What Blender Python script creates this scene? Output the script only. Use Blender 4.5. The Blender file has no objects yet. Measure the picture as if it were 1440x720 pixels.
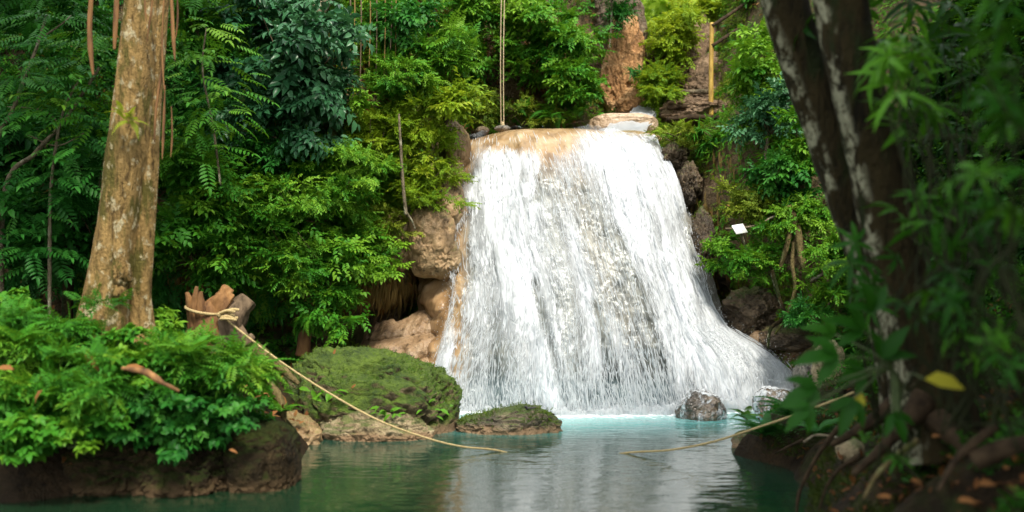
import bpy, math, random
import numpy as np
from mathutils import Vector

rng = np.random.default_rng(7)
random.seed(7)
SC = bpy.context.scene
COL = SC.collection
H, F = 2.4, 1440.0            # eye height (m) and focal length in photo pixels


def at(px, py, d):
    """point seen at photo pixel (px, py) at the distance d"""
    return np.array([(px - 720.0) / F * d, d, H - (py - 360.0) / F * d])


def pix(P):
    P = np.asarray(P)
    d = np.maximum(P[..., 1], .1)
    return 720 + P[..., 0] / d * F, 360 - (P[..., 2] - H) / d * F


# ------------------------------------------------------------------ noise
def _h(ix, iy, iz, seed):
    M = np.uint64(0xffffffff)
    h = (ix.astype(np.int64) * 374761393 + iy.astype(np.int64) * 668265263
         + iz.astype(np.int64) * 1440662683 + seed * 974634541)
    h = h.astype(np.uint64) & M
    h = ((h ^ (h >> np.uint64(13))) * np.uint64(1274126177)) & M
    h = ((h ^ (h >> np.uint64(15))) * np.uint64(2246822519)) & M
    h = h ^ (h >> np.uint64(16))
    return (h & M).astype(np.float64) / 2147483648.0 - 1.0


def vnoise(P, seed=0):
    P = np.asarray(P, float)
    i = np.floor(P)
    f = P - i
    f = f * f * f * (f * (f * 6 - 15) + 10)
    x, y, z = i[..., 0], i[..., 1], i[..., 2]
    fx, fy, fz = f[..., 0], f[..., 1], f[..., 2]
    def c(a, b, cc): return _h(x + a, y + b, z + cc, seed)
    x00 = c(0, 0, 0) * (1 - fx) + c(1, 0, 0) * fx
    x10 = c(0, 1, 0) * (1 - fx) + c(1, 1, 0) * fx
    x01 = c(0, 0, 1) * (1 - fx) + c(1, 0, 1) * fx
    x11 = c(0, 1, 1) * (1 - fx) + c(1, 1, 1) * fx
    return (x00 * (1 - fy) + x10 * fy) * (1 - fz) + (x01 * (1 - fy) + x11 * fy) * fz


def fbm(P, o=4, seed=0, gain=.5):
    P = np.asarray(P, float)
    a, s, t = 1.0, 0.0, 0.0
    for k in range(o):
        s = s + a * vnoise(P * (2.03 ** k) + 17.3 * k, seed + k)
        t += a
        a *= gain
    return s / t


def nrm(v):
    v = np.asarray(v, float)
    return v / np.maximum(np.linalg.norm(v, axis=-1, keepdims=True), 1e-9)


# ------------------------------------------------------------------ meshes
class MB:
    """collects geometry and links it as ONE mesh object"""
    def __init__(self):
        self.V, self.F, self.T, self.UV, self.n = [], [], [], [], 0

    def add(self, V, faces, tint=0.5, uv=None):
        V = np.asarray(V, float).reshape(-1, 3)
        self.V.append(V)
        for f in faces:
            f = np.asarray(f, np.int64)
            if f.size:
                self.F.append(f + self.n)
        self.T.append(np.broadcast_to(np.asarray(tint, float), (len(V),)).copy())
        if uv is not None:
            self.UV.append(np.asarray(uv, float))
        self.n += len(V)
        return self

    def build(self, name, mat, parent=None, smooth=True, origin=None, extra=None):
        V = np.concatenate(self.V)
        o = np.zeros(3) if origin is None else np.asarray(origin, float)
        me = bpy.data.meshes.new(name)
        me.vertices.add(len(V))
        me.vertices.foreach_set('co', (V - o).astype(np.float32).ravel())
        loops = np.concatenate([f.ravel() for f in self.F]).astype(np.int32)
        tot = np.concatenate([np.full(len(f), f.shape[1]) for f in self.F])
        start = np.concatenate([[0], np.cumsum(tot)[:-1]]).astype(np.int32)
        me.loops.add(len(loops))
        me.loops.foreach_set('vertex_index', loops)
        me.polygons.add(len(tot))
        me.polygons.foreach_set('loop_start', start)
        if smooth:
            me.polygons.foreach_set('use_smooth', np.ones(len(tot), bool))
        me.update(calc_edges=True)
        at_ = me.attributes.new('tint', 'FLOAT', 'POINT')
        at_.data.foreach_set('value', np.concatenate(self.T).astype(np.float32))
        if self.UV:
            uv = np.concatenate(self.UV)[loops]
            l = me.uv_layers.new(name='UVMap')
            l.data.foreach_set('uv', uv.astype(np.float32).ravel())
        for k, a in (extra or {}).items():
            x = me.attributes.new(k, 'FLOAT', 'POINT')
            x.data.foreach_set('value', np.asarray(a, np.float32).ravel())
        me.materials.append(mat)
        ob = bpy.data.objects.new(name, me)
        COL.objects.link(ob)
        ob.location = o
        if parent is not None:
            ob.parent = parent
            ob.location = o - np.array(parent.location)
        return ob


def tag(o, label=None, cat=None, group=None, kind=None):
    if label: o['label'] = label
    if cat: o['category'] = cat
    if group: o['group'] = group
    if kind: o['kind'] = kind
    return o


def thing(name, label, cat, loc, group=None):
    o = bpy.data.objects.new(name, None)
    o.empty_display_size = .2
    COL.objects.link(o)
    o.location = loc
    return tag(o, label, cat, group)


def grid_faces(nu, nv, wrap=False):
    i = np.arange(nu if wrap else nu - 1)[:, None]
    j = np.arange(nv - 1)[None, :]
    a = i * nv + j
    b = ((i + 1) % nu) * nv + j
    return np.stack([a, b, b + 1, a + 1], -1).reshape(-1, 4)


def catmull(P, n):
    """P (k,...) -> n samples"""
    P = np.asarray(P, float)
    k = len(P)
    t = np.linspace(0, k - 1, n)
    i = np.clip(np.floor(t).astype(int), 0, k - 2)
    f = (t - i).reshape((-1,) + (1,) * (P.ndim - 1))
    p0 = P[np.clip(i - 1, 0, k - 1)]; p1 = P[i]; p2 = P[i + 1]; p3 = P[np.clip(i + 2, 0, k - 1)]
    return .5 * (2 * p1 + (p2 - p0) * f + (2 * p0 - 5 * p1 + 4 * p2 - p3) * f * f
                 + (3 * p1 - p0 - 3 * p2 + p3) * f ** 3)


def grid_normals(G):
    du = np.gradient(G, axis=0)
    dv = np.gradient(G, axis=1)
    return nrm(np.cross(du, dv))


def tube(mb, pts, rad, n=10, segs=None, bump=0., freq=6., seed=0, cap=True, tint=.5, flute=0):
    pts = np.asarray(pts, float)
    rad = np.asarray(rad, float)
    m = segs or max(2, (len(pts) - 1) * 6 + 1)
    C = catmull(pts, m) if len(pts) > 2 else pts[0] + (pts[1] - pts[0]) * np.linspace(0, 1, m)[:, None]
    R = np.interp(np.linspace(0, 1, m), np.linspace(0, 1, len(rad)), rad)
    T = nrm(np.gradient(C, axis=0))
    ref = np.array([0., 1., 0.]) if abs(T[0, 1]) < .8 else np.array([1., 0., 0.])
    X = nrm(np.cross(T, ref))
    Y = np.cross(T, X)
    a = np.linspace(0, 2 * np.pi, n, endpoint=False)
    ring = np.cos(a)[None, :, None] * X[:, None] + np.sin(a)[None, :, None] * Y[:, None]
    r = R[:, None] * np.ones(n)[None]
    if flute:
        r = r * (1 + flute * np.cos(a * 5 + 1.3 * np.sin(np.linspace(0, 3, m))[:, None]))
    P = C[:, None] + ring * r[..., None]
    if bump:
        S = np.array([1, 1, .35]) * freq
        P = P + ring * (R[:, None] * bump * fbm(P * S, 4, seed))[..., None]
    V = P.reshape(-1, 3)
    i = np.arange(m - 1)[:, None]; j = np.arange(n)[None]
    q = np.stack([i * n + j, i * n + (j + 1) % n, (i + 1) * n + (j + 1) % n, (i + 1) * n + j], -1).reshape(-1, 4)
    fs = [q]
    if cap:
        V = np.concatenate([V, C[:1], C[-1:]])
        jj = np.arange(n)
        fs.append(np.stack([(jj + 1) % n, jj, np.full(n, m * n)], -1))
        fs.append(np.stack([(m - 1) * n + jj, (m - 1) * n + (jj + 1) % n, np.full(n, m * n + 1)], -1))
    mb.add(V, fs, tint)
    return mb


_ico = {}


def sphere(n=40):
    if n not in _ico:
        k = n
        c = []
        # cube sphere
        g = np.tan(np.linspace(-1, 1, k) * np.pi / 4)
        a, b = np.meshgrid(g, g, indexing='ij')
        o = np.ones_like(a)
        Vs, Fs, off = [], [], 0
        for s in [(a, b, o), (b, a, -o), (o, a, b), (-o, b, a), (b, o, a), (a, -o, b)]:
            Vs.append(nrm(np.stack(s, -1)).reshape(-1, 3))
            Fs.append(grid_faces(k, k) + off)
            off += k * k
        V = np.concatenate(Vs); Fc = np.concatenate(Fs)
        key = np.round(V * 1e5).astype(np.int64)
        _, idx, inv = np.unique(key, axis=0, return_index=True, return_inverse=True)
        _ico[n] = (V[idx], inv.ravel()[Fc])
    return _ico[n]


def rockmesh(mb, c, r, seed, amp=.25, freq=1.3, detail=.05, n=40, prof=None, rot=0., sq=1.0, tint=.5, ridge=0.):
    V, Fc = sphere(n)
    U = V.copy()
    if sq != 1.0:
        U = np.sign(U) * np.abs(U) ** sq
    d = 1 + amp * fbm(V * freq + seed * 3.1, 3, seed) + detail * (fbm(V * freq * 5 + seed, 4, seed + 9) - .9 * np.exp(-(fbm(V * freq * 2.4 + seed * 1.7, 3, seed + 19) / .05) ** 2))
    if ridge:
        d = d - ridge * np.abs(fbm(V * freq * 2.2 + seed, 3, seed + 3))
    P = U * d[:, None]
    if prof is not None:
        px_, ph = zip(*prof)
        P[:, 2] *= np.interp(P[:, 0], px_, ph)
    P = P * np.asarray(r)
    cr, sr = math.cos(rot), math.sin(rot)
    P = np.stack([P[:, 0] * cr - P[:, 1] * sr, P[:, 0] * sr + P[:, 1] * cr, P[:, 2]], -1)
    mb.add(P + np.asarray(c), [Fc], tint)
    return mb


# ------------------------------------------------------------------ materials
def new_mat(name):
    m = bpy.data.materials.new(name)
    m.use_nodes = True
    nt = m.node_tree
    nt.nodes.clear()
    out = nt.nodes.new('ShaderNodeOutputMaterial')
    return m, nt, out


class N:
    def __init__(self, nt): self.nt = nt

    def __call__(self, t, **kw):
        n = self.nt.nodes.new(t)
        for k, v in kw.items():
            if k.startswith('i_'):
                key = k[2:]
                key = int(key) if key.isdigit() else key.replace('_', ' ')
                s = n.inputs[key]
                if hasattr(v, 'is_output') or isinstance(v, bpy.types.NodeSocket):
                    self.nt.links.new(v, s)
                else:
                    s.default_value = v
            else:
                setattr(n, k, v)
        return n

    def link(self, a, b): self.nt.links.new(a, b)

    def ramp(self, fac, stops, interp='LINEAR'):
        n = self.nt.nodes.new('ShaderNodeValToRGB')
        n.color_ramp.interpolation = interp
        e = n.color_ramp.elements
        while len(e) < len(stops): e.new(.5)
        for el, (p, c) in zip(e, stops):
            el.position = p
            el.color = (*c, 1) if len(c) == 3 else c
        if fac is not None: self.link(fac, n.inputs[0])
        return n.outputs[0]

    def noise(self, vec, scale, detail=4, rough=.55, dist=0.):
        n = self('ShaderNodeTexNoise', i_Scale=scale, i_Detail=detail, i_Roughness=rough, i_Distortion=dist)
        self.link(vec, n.inputs['Vector'])
        return n.outputs[0]

    def math(self, op, a, b=None, c=None, clamp=False):
        n = self.nt.nodes.new('ShaderNodeMath')
        n.operation = op
        n.use_clamp = clamp
        for i, v in enumerate((a, b, c)):
            if v is None: continue
            if isinstance(v, bpy.types.NodeSocket): self.link(v, n.inputs[i])
            else: n.inputs[i].default_value = v
        return n.outputs[0]

    def mix(self, fac, a, b):
        n = self.nt.nodes.new('ShaderNodeMix')
        n.data_type = 'RGBA'
        for s, v in ((n.inputs[0], fac), (n.inputs[6], a), (n.inputs[7], b)):
            if isinstance(v, bpy.types.NodeSocket): self.link(v, s)
            else: s.default_value = (*v, 1) if isinstance(v, tuple) and len(v) == 3 else v
        return n.outputs[2]

    def smooth(self, x, lo, hi):
        n = self.nt.nodes.new('ShaderNodeMapRange')
        n.interpolation_type = 'SMOOTHSTEP'
        for s, v in zip(n.inputs[:3], (x, lo, hi)):
            if isinstance(v, bpy.types.NodeSocket): self.link(v, s)
            else: s.default_value = v
        return n.outputs[0]


def objco(n, scale=(1, 1, 1)):
    tc = n('ShaderNodeNewGeometry').outputs['Position']
    mp = n('ShaderNodeMapping')
    n.link(tc, mp.inputs[0])
    mp.inputs['Scale'].default_value = scale
    return mp.outputs[0]


def mat_leaf(name, dark, mid, bright, rough=.42, trans=.3, spec=.5):
    m, nt, out = new_mat(name)
    n = N(nt)
    a = n('ShaderNodeAttribute', attribute_name='tint').outputs['Fac']
    col = n.ramp(a, [(0.0, dark), (.5, mid), (1.0, bright)])
    nz = n.noise(objco(n), 9., 2)
    col = n.mix(n.math('MULTIPLY', nz, .35), col, (mid[0] * .6, mid[1] * .6, mid[2] * .6))
    p = n('ShaderNodeBsdfPrincipled', i_Roughness=rough)
    p.inputs['Specular IOR Level'].default_value = spec * .32
    n.link(col, p.inputs['Base Color'])
    t = n('ShaderNodeBsdfTranslucent')
    tcol = n.mix(.5, col, (bright[0], bright[1], bright[2] * .6))
    n.link(tcol, t.inputs['Color'])
    mx = n('ShaderNodeMixShader', i_Fac=trans)
    n.link(p.outputs[0], mx.inputs[1])
    n.link(t.outputs[0], mx.inputs[2])
    n.link(mx.outputs[0], out.inputs[0])
    return m


def mat_rock(name, c1, c2, c3, scale=2., spec=.4, moss=0., mosscol=((.02, .045, .006), (.075, .12, .012)), rough=.75,
             bump=.5, stretch=(1, 1, 1), wet=None, mosslo=.1, mosshi=.6, wetcol=None, bdist=.05):
    m, nt, out = new_mat(name)
    n = N(nt)
    co = objco(n, stretch)
    a = n.noise(co, scale, 7, .62, .4)
    b = n.noise(co, scale * 4.3, 6, .65)
    col = n.ramp(a, [(.3, c1), (.5, c2), (.68, c3)])
    col = n.mix(n.smooth(b, .54, .70), col, tuple(x * .35 for x in c1))
    e = n.noise(co, scale * 16, 5, .7)
    col = n.mix(n.math('MULTIPLY', n.smooth(e, .48, .68), .55), col, tuple(x * .45 for x in c2))
    col = n.mix(n.math('MULTIPLY', n.smooth(e, .45, .30), .45), col, tuple(min(1., x * 1.3) for x in c3))
    big = n.noise(co, scale * .45, 4, .6, .8)
    col = n.mix(n.math('MULTIPLY', n.smooth(big, .52, .66), .6), col, tuple(x * .55 for x in c1))
    geo = n('ShaderNodeNewGeometry')
    rg = None
    rdg = n.math('ABSOLUTE', n.math('SUBTRACT', n.noise(co, scale * 2.1, 5, .6, .6), .5))
    hgt = n.math('ADD', n.math('ADD', n.math('MULTIPLY', a, .8), n.math('MULTIPLY', b, .6)), n.math('ADD', n.math('MULTIPLY', e, .35), n.math('MULTIPLY', n.math('MINIMUM', rdg, .12), 3.)))
    if moss > 0:
        sx = n('ShaderNodeSeparateXYZ', i_Vector=geo.outputs['Normal'])
        nz = n.noise(objco(n), 1.7, 5, .6)
        f = n.math('ADD', sx.outputs[2], n.math('MULTIPLY', n.math('SUBTRACT', nz, .5), 2.6))
        f = n.math('MULTIPLY', n.smooth(f, mosslo, mosshi), moss)
        mc = n.ramp(n.math('ADD', n.math('MULTIPLY', n.noise(objco(n), 14., 5, .7), .5), n.math('MULTIPLY', n.noise(objco(n), 2.6, 4, .6), .5)), [(.38, mosscol[0]), (.6, mosscol[1])])
        col = n.mix(f, col, mc)
        hgt = n.math('ADD', hgt, n.math('MULTIPLY', f, n.noise(objco(n), 60., 3)))
    p = n('ShaderNodeBsdfPrincipled', i_Roughness=rough)
    p.inputs['Specular IOR Level'].default_value = spec
    if wet is not None:       # darker, smoother band just above the water line
        sz = n('ShaderNodeSeparateXYZ', i_Vector=geo.outputs['Position'])
        w = n.math('ADD', sz.outputs[2], n.math('MULTIPLY', n.math('SUBTRACT', a, .5), .25))
        f = n.smooth(w, wet, wet * .35)
        col = n.mix(f, col, wetcol or tuple(x * .5 for x in c2))
    n.link(col, p.inputs['Base Color'])
    bp = n('ShaderNodeBump', i_Strength=bump, i_Distance=bdist)
    n.link(hgt, bp.inputs['Height'])
    n.link(bp.outputs[0], p.inputs['Normal'])
    n.link(p.outputs[0], out.inputs[0])
    return m


def mat_plain(name, c1, c2, scale=8., rough=.7, stretch=(1, 1, 1), bump=.4, c3=None, spec=.4):
    m, nt, out = new_mat(name)
    n = N(nt)
    co = objco(n, stretch)
    a = n.noise(co, scale, 6, .6)
    st = [(.32, c1), (.66, c2)] + ([(.8, c3)] if c3 else [])
    col = n.ramp(a, st)
    p = n('ShaderNodeBsdfPrincipled', i_Roughness=rough)
    p.inputs['Specular IOR Level'].default_value = spec
    n.link(col, p.inputs['Base Color'])
    bp = n('ShaderNodeBump', i_Strength=bump, i_Distance=.02)
    n.link(a, bp.inputs['Height'])
    n.link(bp.outputs[0], p.inputs['Normal'])
    n.link(p.outputs[0], out.inputs[0])
    return m


def mat_bark(name, base, dark, lichen, lich_amt=.5, mosscol=None, scale=3., side=None):
    m, nt, out = new_mat(name)
    n = N(nt)
    co = objco(n, (1, 1, .22))
    a = n.noise(co, scale * 2.2, 7, .65, .5)
    b = n.noise(objco(n, (1, 1, .7)), scale * 1.3, 5, .6)
    c = n.noise(objco(n, (1, 1, .6)), scale * 5, 4, .6)
    col = n.ramp(a, [(.33, dark), (.5, base), (.68, tuple(min(1, x * 1.35) for x in base))])
    if mosscol:
        d = n.noise(objco(n, (1, 1, .3)), scale * .8, 4, .6)
        col = n.mix(n.smooth(d, .5, .62), col, mosscol)
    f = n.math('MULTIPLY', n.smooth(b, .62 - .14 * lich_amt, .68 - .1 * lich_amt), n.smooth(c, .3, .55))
    if side is not None:      # lichen kept to left-facing bark, its pale colour also painting the lit edge
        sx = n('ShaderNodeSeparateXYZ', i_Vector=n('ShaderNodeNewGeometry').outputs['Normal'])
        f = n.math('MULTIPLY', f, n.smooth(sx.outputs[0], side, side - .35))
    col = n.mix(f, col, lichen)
    p = n('ShaderNodeBsdfPrincipled', i_Roughness=.85)
    p.inputs['Specular IOR Level'].default_value = .12
    n.link(col, p.inputs['Base Color'])
    bp = n('ShaderNodeBump', i_Strength=1., i_Distance=.09)
    n.link(n.math('ADD', a, n.math('MULTIPLY', c, .6)), bp.inputs['Height'])
    n.link(bp.outputs[0], p.inputs['Normal'])
    n.link(p.outputs[0], out.inputs[0])
    return m


M = {}
M['green'] = mat_leaf('leaf_green', (.014, .090, .008), (.048, .205, .014), (.18, .34, .022), rough=.5)
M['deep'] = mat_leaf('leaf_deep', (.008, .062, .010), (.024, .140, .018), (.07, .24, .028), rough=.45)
M['glossy'] = mat_leaf('leaf_glossy', (.012, .060, .022), (.030, .115, .045), (.07, .19, .08), rough=.3, trans=.18, spec=.6)
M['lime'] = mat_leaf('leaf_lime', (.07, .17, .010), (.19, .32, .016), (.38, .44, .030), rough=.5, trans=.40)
M['moss'] = mat_leaf('leaf_moss', (.035, .07, .006), (.09, .15, .010), (.19, .235, .018), rough=.7, trans=.2)
M['shade'] = mat_leaf('leaf_painted_shade', (.004, .026, .003), (.017, .088, .006), (.085, .24, .012), rough=.5, trans=.25, spec=.35)  # darkened leaf green, the right bank's shade put into the colour
M['mossfuzz'] = mat_leaf('leaf_moss_fuzz', (.018, .055, .005), (.055, .125, .009), (.15, .22, .015), rough=.7, trans=.2)
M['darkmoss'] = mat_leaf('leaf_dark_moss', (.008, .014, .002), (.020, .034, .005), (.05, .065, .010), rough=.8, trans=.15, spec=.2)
M['yellow'] = mat_leaf('leaf_yellow', (.20, .24, .03), (.36, .34, .03), (.48, .40, .05), trans=.3)
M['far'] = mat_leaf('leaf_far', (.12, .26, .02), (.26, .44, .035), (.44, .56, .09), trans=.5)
M['dry'] = mat_leaf('leaf_dry', (.07, .028, .010), (.19, .075, .022), (.34, .19, .07), rough=.8, trans=.15)
M['straw'] = mat_leaf('leaf_straw', (.12, .075, .02), (.22, .15, .05), (.34, .25, .09), rough=.8, trans=.25)
M['cliff'] = mat_rock('cliff_soil', (.055, .036, .018), (.13, .082, .040), (.22, .15, .075), 1.1, moss=.75,
                      mosscol=((.022, .036, .006), (.085, .095, .014)), mosslo=.15, mosshi=.9, bump=.9, bdist=.12)
M['ochre'] = mat_rock('ochre_rock', (.22, .105, .04), (.42, .22, .085), (.55, .36, .18), 1.5, bump=.8, bdist=.1)
M['tan'] = mat_rock('travertine', (.16, .10, .048), (.31, .20, .10), (.42, .30, .17), 1.6, moss=.6,
                    mosscol=((.05, .055, .012), (.13, .12, .025)), mosslo=.35, mosshi=1.0, rough=.6, bump=.5)
M['tanwet'] = mat_rock('wet_travertine', (.13, .08, .042), (.27, .175, .095), (.36, .265, .17), 1.9, rough=.38, bump=.6)
M['dark_rock'] = mat_rock('dark_rock', (.010, .007, .0035), (.026, .018, .008), (.065, .043, .020), 3.4, spec=.12, moss=.85, wet=.16,
                          mosslo=.05, mosshi=.8, mosscol=((.010, .018, .003), (.035, .05, .008)), wetcol=(.085, .055, .028), bump=1.)
M['mossrock'] = mat_rock('mossy_rock', (.05, .038, .018), (.12, .09, .045), (.22, .17, .09), 2.2, moss=.97, wet=.2,
                         mosslo=-.35, mosshi=.25, mosscol=((.016, .042, .005), (.095, .155, .012)),
                         wetcol=(.20, .13, .07), bump=.9)
M['palerock'] = mat_rock('pale_rock', (.16, .12, .065), (.30, .23, .13), (.42, .34, .21), 3., moss=.75, wet=.14,
                         mosslo=.2, mosshi=.8, wetcol=(.22, .14, .075), bump=.8)
M['isletrock'] = mat_rock('islet_rock', (.05, .045, .035), (.13, .105, .07), (.24, .19, .12), 3., moss=.85, wet=.13,
                          mosslo=.3, mosshi=.9, wetcol=(.20, .13, .07), bump=.8)
M['greyrock'] = mat_rock('grey_rock', (.07, .065, .055), (.16, .145, .12), (.27, .24, .19), 3., moss=.35, mosslo=.5,
                         mosshi=1.1, rough=.5, bump=.7)
M['wetrock'] = mat_rock('splashed_rock', (.035, .027, .018), (.10, .075, .05), (.20, .15, .10), 2.2, spec=.7, rough=.16, bump=.45)
M['slab'] = mat_rock('worn_slab', (.24, .165, .10), (.40, .29, .19), (.50, .38, .27), 1.8, rough=.35, bump=.35)
M['soil'] = mat_rock('forest_soil', (.010, .007, .004), (.022, .015, .008), (.045, .028, .014), 2.5, spec=.1, moss=.5,
                     mosscol=((.012, .028, .004), (.035, .06, .009)), mosslo=.6, mosshi=1.2, bump=.9)
M['bark_tan'] = mat_bark('bark_tan', (.25, .162, .060), (.06, .038, .014), (.42, .36, .22), .6, (.10, .085, .022), 7.5)
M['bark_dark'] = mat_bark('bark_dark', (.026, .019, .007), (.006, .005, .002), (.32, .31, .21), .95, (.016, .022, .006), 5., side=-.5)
M['bark_pale'] = mat_bark('bark_pale', (.16, .13, .085), (.06, .045, .025), (.30, .28, .2), .4)
M['bark_moss'] = mat_bark('bark_moss', (.15, .115, .05), (.05, .036, .015), (.20, .20, .08), .4, (.07, .085, .018))
M['stumpwood'] = mat_plain('stump_wood', (.06, .025, .009), (.25, .125, .042), 9., .85, (1, 1, .2), 1., (.40, .25, .11))
M['greywood'] = mat_plain('grey_wood', (.035, .025, .015), (.17, .12, .075), 12., .85, (1, 1, .4), 1., spec=.15)
M['rope'] = mat_plain('rope_fibre', (.25, .18, .075), (.50, .39, .19), 60., .85, bump=.6)
M['wetrope'] = mat_plain('swing_rope_fibre', (.30, .23, .12), (.50, .41, .25), 40., .85)
M['bamboo'] = mat_plain('bamboo_post', (.22, .12, .02), (.44, .29, .06), 9., .5, (3, 3, .5), .2)
M['darkwood'] = mat_plain('dark_wood', (.014, .009, .005), (.055, .036, .02), 9., .85, (1, 1, 1), .8, spec=.12)
M['white'] = mat_plain('white_board', (.70, .70, .70), (.82, .82, .80), 5., .5, bump=.05)
M['ink'] = mat_plain('faded_ink', (.30, .32, .42), (.42, .44, .52), 20., .7, bump=.0)
M['bird'] = mat_plain('bird_plumage', (.012, .012, .014), (.04, .038, .04), 30., .6)
M['stem'] = mat_plain('green_stem', (.03, .05, .012), (.07, .10, .03), 10., .6)
M['shadestem'] = mat_plain('stem_painted_shade', (.010, .012, .005), (.022, .026, .008), 10., .8, spec=.15)  # dark copy of the green stem, shade put into its colour
M['twig'] = mat_plain('brown_twig', (.05, .032, .016), (.13, .09, .05), 10., .8)


# ------------------------------------------------------------------ leaf templates (along +Y, facing +Z)
def leaf(L=1., W=.45, fold=.10, droop=.12):
    y = np.array([0, .28, .28, .28, .65, .65, .65, 1.])
    x = np.array([0, -.46, 0, .46, -.40, 0, .40, 0])
    z = np.array([0, fold, 0, fold, fold * .7, -.02, fold * .7, -.1])
    V = np.stack([x * W, y, z * W * 2 - droop * y * y], -1) * L
    tri = np.array([[0, 2, 1], [0, 3, 2], [4, 5, 7], [5, 6, 7]])
    quad = np.array([[1, 2, 5, 4], [2, 3, 6, 5]])
    return V, [tri, quad], np.zeros(8)


def xform(t, pos, ydir, zdir, s=1., tv=0.):
    V, f, tt = t
    Y = nrm(ydir); X = nrm(np.cross(Y, zdir)); Z = np.cross(X, Y)
    return np.asarray(pos) + s * (V[:, :1] * X + V[:, 1:2] * Y + V[:, 2:3] * Z), f, tt + tv


def join(ts):
    V, tri, quad, tt, n = [], [], [], [], 0
    for v, f, t in ts:
        V.append(v); tt.append(t)
        for q in f:
            (tri if q.shape[1] == 3 else quad).append(q + n)
        n += len(v)
    fs = []
    if tri: fs.append(np.concatenate(tri))
    if quad: fs.append(np.concatenate(quad))
    return np.concatenate(V), fs, np.concatenate(tt)


def t_sprig(n=7, L=.42, W=.5, seed=0, spread=1.0):
    """twig of alternate broad leaves, length 1"""
    r = np.random.default_rng(seed)
    ts = []
    for k in range(n):
        y = .15 + .85 * k / (n - 1)
        s = 1 if k % 2 else -1
        a = (r.uniform(.7, 1.15) * spread) if k < n - 1 else 0
        d = (s * math.sin(a), math.cos(a), r.uniform(-.35, .1))
        z = (r.uniform(-.35, .35), r.uniform(-.3, .1), 1)
        ts.append(xform(leaf(L * r.uniform(.75, 1.15), W), (0, y, -.12 * y * y), d, z, 1., r.uniform(-.12, .12)))
    return join(ts)


def t_pinnate(n=7, L=.34, W=.34, seed=0):
    r = np.random.default_rng(seed)
    ts = []
    for k in range(n):
        y = .2 + .8 * k / (n - 1)
        for s in (-1, 1):
            l = L * (1 - .35 * abs(2 * k / (n - 1) - .8)) * r.uniform(.9, 1.1)
            ts.append(xform(leaf(l, W, .06), (0, y, -.22 * y * y), (s, .45, -.15), (0, .1, 1), 1., r.uniform(-.08, .08)))
    ts.append(xform(leaf(L, W), (0, 1, -.22), (0, 1, -.4), (0, .1, 1)))
    return join(ts)


def t_fern(n=15, W=.30, seed=0, arch=.45):
    """frond of length 1: strips of pinnae along an arching rachis"""
    r = np.random.default_rng(seed)
    V, q, tr = [], [], []
    k = 0
    for i in range(n):
        t = .08 + .92 * i / (n - 1)
        w = W * math.sin(min(1, t * 2.4) * math.pi / 2) * (1.04 - t) ** .7
        zc = .55 * t - arch * 1.6 * t * t
        for s in (-1, 1):
            b = .9 / n * .46
            yy = t + .25 * w
            V += [(0, t - b, zc), (0, t + b, zc), (s * w * .6, yy + b * .8, zc - .10 * w), (s * w, yy + .12 * w, zc - .3 * w), (s * w * .6, yy - b, zc - .10 * w)]
            q.append((k, k + 4, k + 2, k + 1) if s > 0 else (k + 1, k + 2, k + 4, k))
            tr.append((k + 4, k + 3, k + 2) if s > 0 else (k + 2, k + 3, k + 4))
            k += 5
    tt = np.linspace(0, 1, 9)
    zr = .55 * tt - arch * 1.6 * tt * tt + .004
    for a_, z_ in zip(tt, zr):
        V += [(-.009 * (1.1 - a_), a_, z_), (.009 * (1.1 - a_), a_, z_)]
    for i in range(8):
        q.append((k + 2 * i, k + 2 * i + 1, k + 2 * i + 3, k + 2 * i + 2))
    return np.array(V), [np.array(q), np.array(tr)], r.uniform(-.06, .06, len(V))


def t_whorl(n=7, L=1., W=.30, seed=0, droop=.35):
    r = np.random.default_rng(seed)
    ts = []
    for k in range(n):
        a = 2 * math.pi * k / n + r.uniform(-.25, .25)
        d = (math.cos(a), math.sin(a), r.uniform(-.35, .35))
        ts.append(xform(leaf(L * r.uniform(.7, 1.1), W, .1, droop), (0, 0, 0), d, (0, 0, 1), 1., r.uniform(-.12, .12)))
    return join(ts)


def t_trifol(seed=0):
    ts = []
    r = np.random.default_rng(seed)
    for a, l in ((0, 1.), (1.05, .85), (-1.05, .85), (2.0, .5), (-2.0, .5)):
        ts.append(xform(leaf(l * .62, .58, .07), (0, .3, 0), (math.sin(a), math.cos(a), -.12), (0, 0, 1), 1., r.uniform(-.08, .08)))
    return join(ts)


def t_heart():
    y = np.array([0, -.10, .22, .62, 1, .62, .22, -.10, .3, .62])
    x = np.array([0, -.26, -.42, -.28, 0, .28, .42, .26, 0, 0])
    z = np.array([0, -.05, .05, -.02, -.22, -.02, .05, -.05, 0, -.06])
    V = np.stack([x, y, z], -1)
    q = np.array([[0, 8, 2, 1], [8, 9, 3, 2], [0, 7, 6, 8], [8, 6, 5, 9]])
    t = np.array([[9, 4, 3], [9, 5, 4]])
    return V, [q, t], np.zeros(10)


TPL = {
    'broad': [t_sprig(7, .42, .52, s) for s in (1, 2, 3)],
    'small': [t_sprig(11, .26, .55, s) for s in (4, 5, 6)],
    'pinnate': [t_pinnate(7, .34, .34, s) for s in (7, 8)],
    'fern': [t_fern(15, .28, s, a) for s, a in ((1, .45), (2, .6), (3, .35))],
    'whorl': [t_whorl(n, 1., .22, s, .5) for n, s in ((6, 1), (7, 2), (8, 3))],
    'trifol': [t_trifol(s) for s in (1, 2)],
    'heart': [t_heart()],
    'blade': [leaf(1., .10, .08, .5)],
    'single': [leaf(1., .42, .10, .15)],
    'bunch': [t_sprig(9, .5, .5, s, 1.3) for s in (21, 22)],
    'strand': [t_sprig(8, .20, .5, s, .9) for s in (31, 32)],
}


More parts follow.
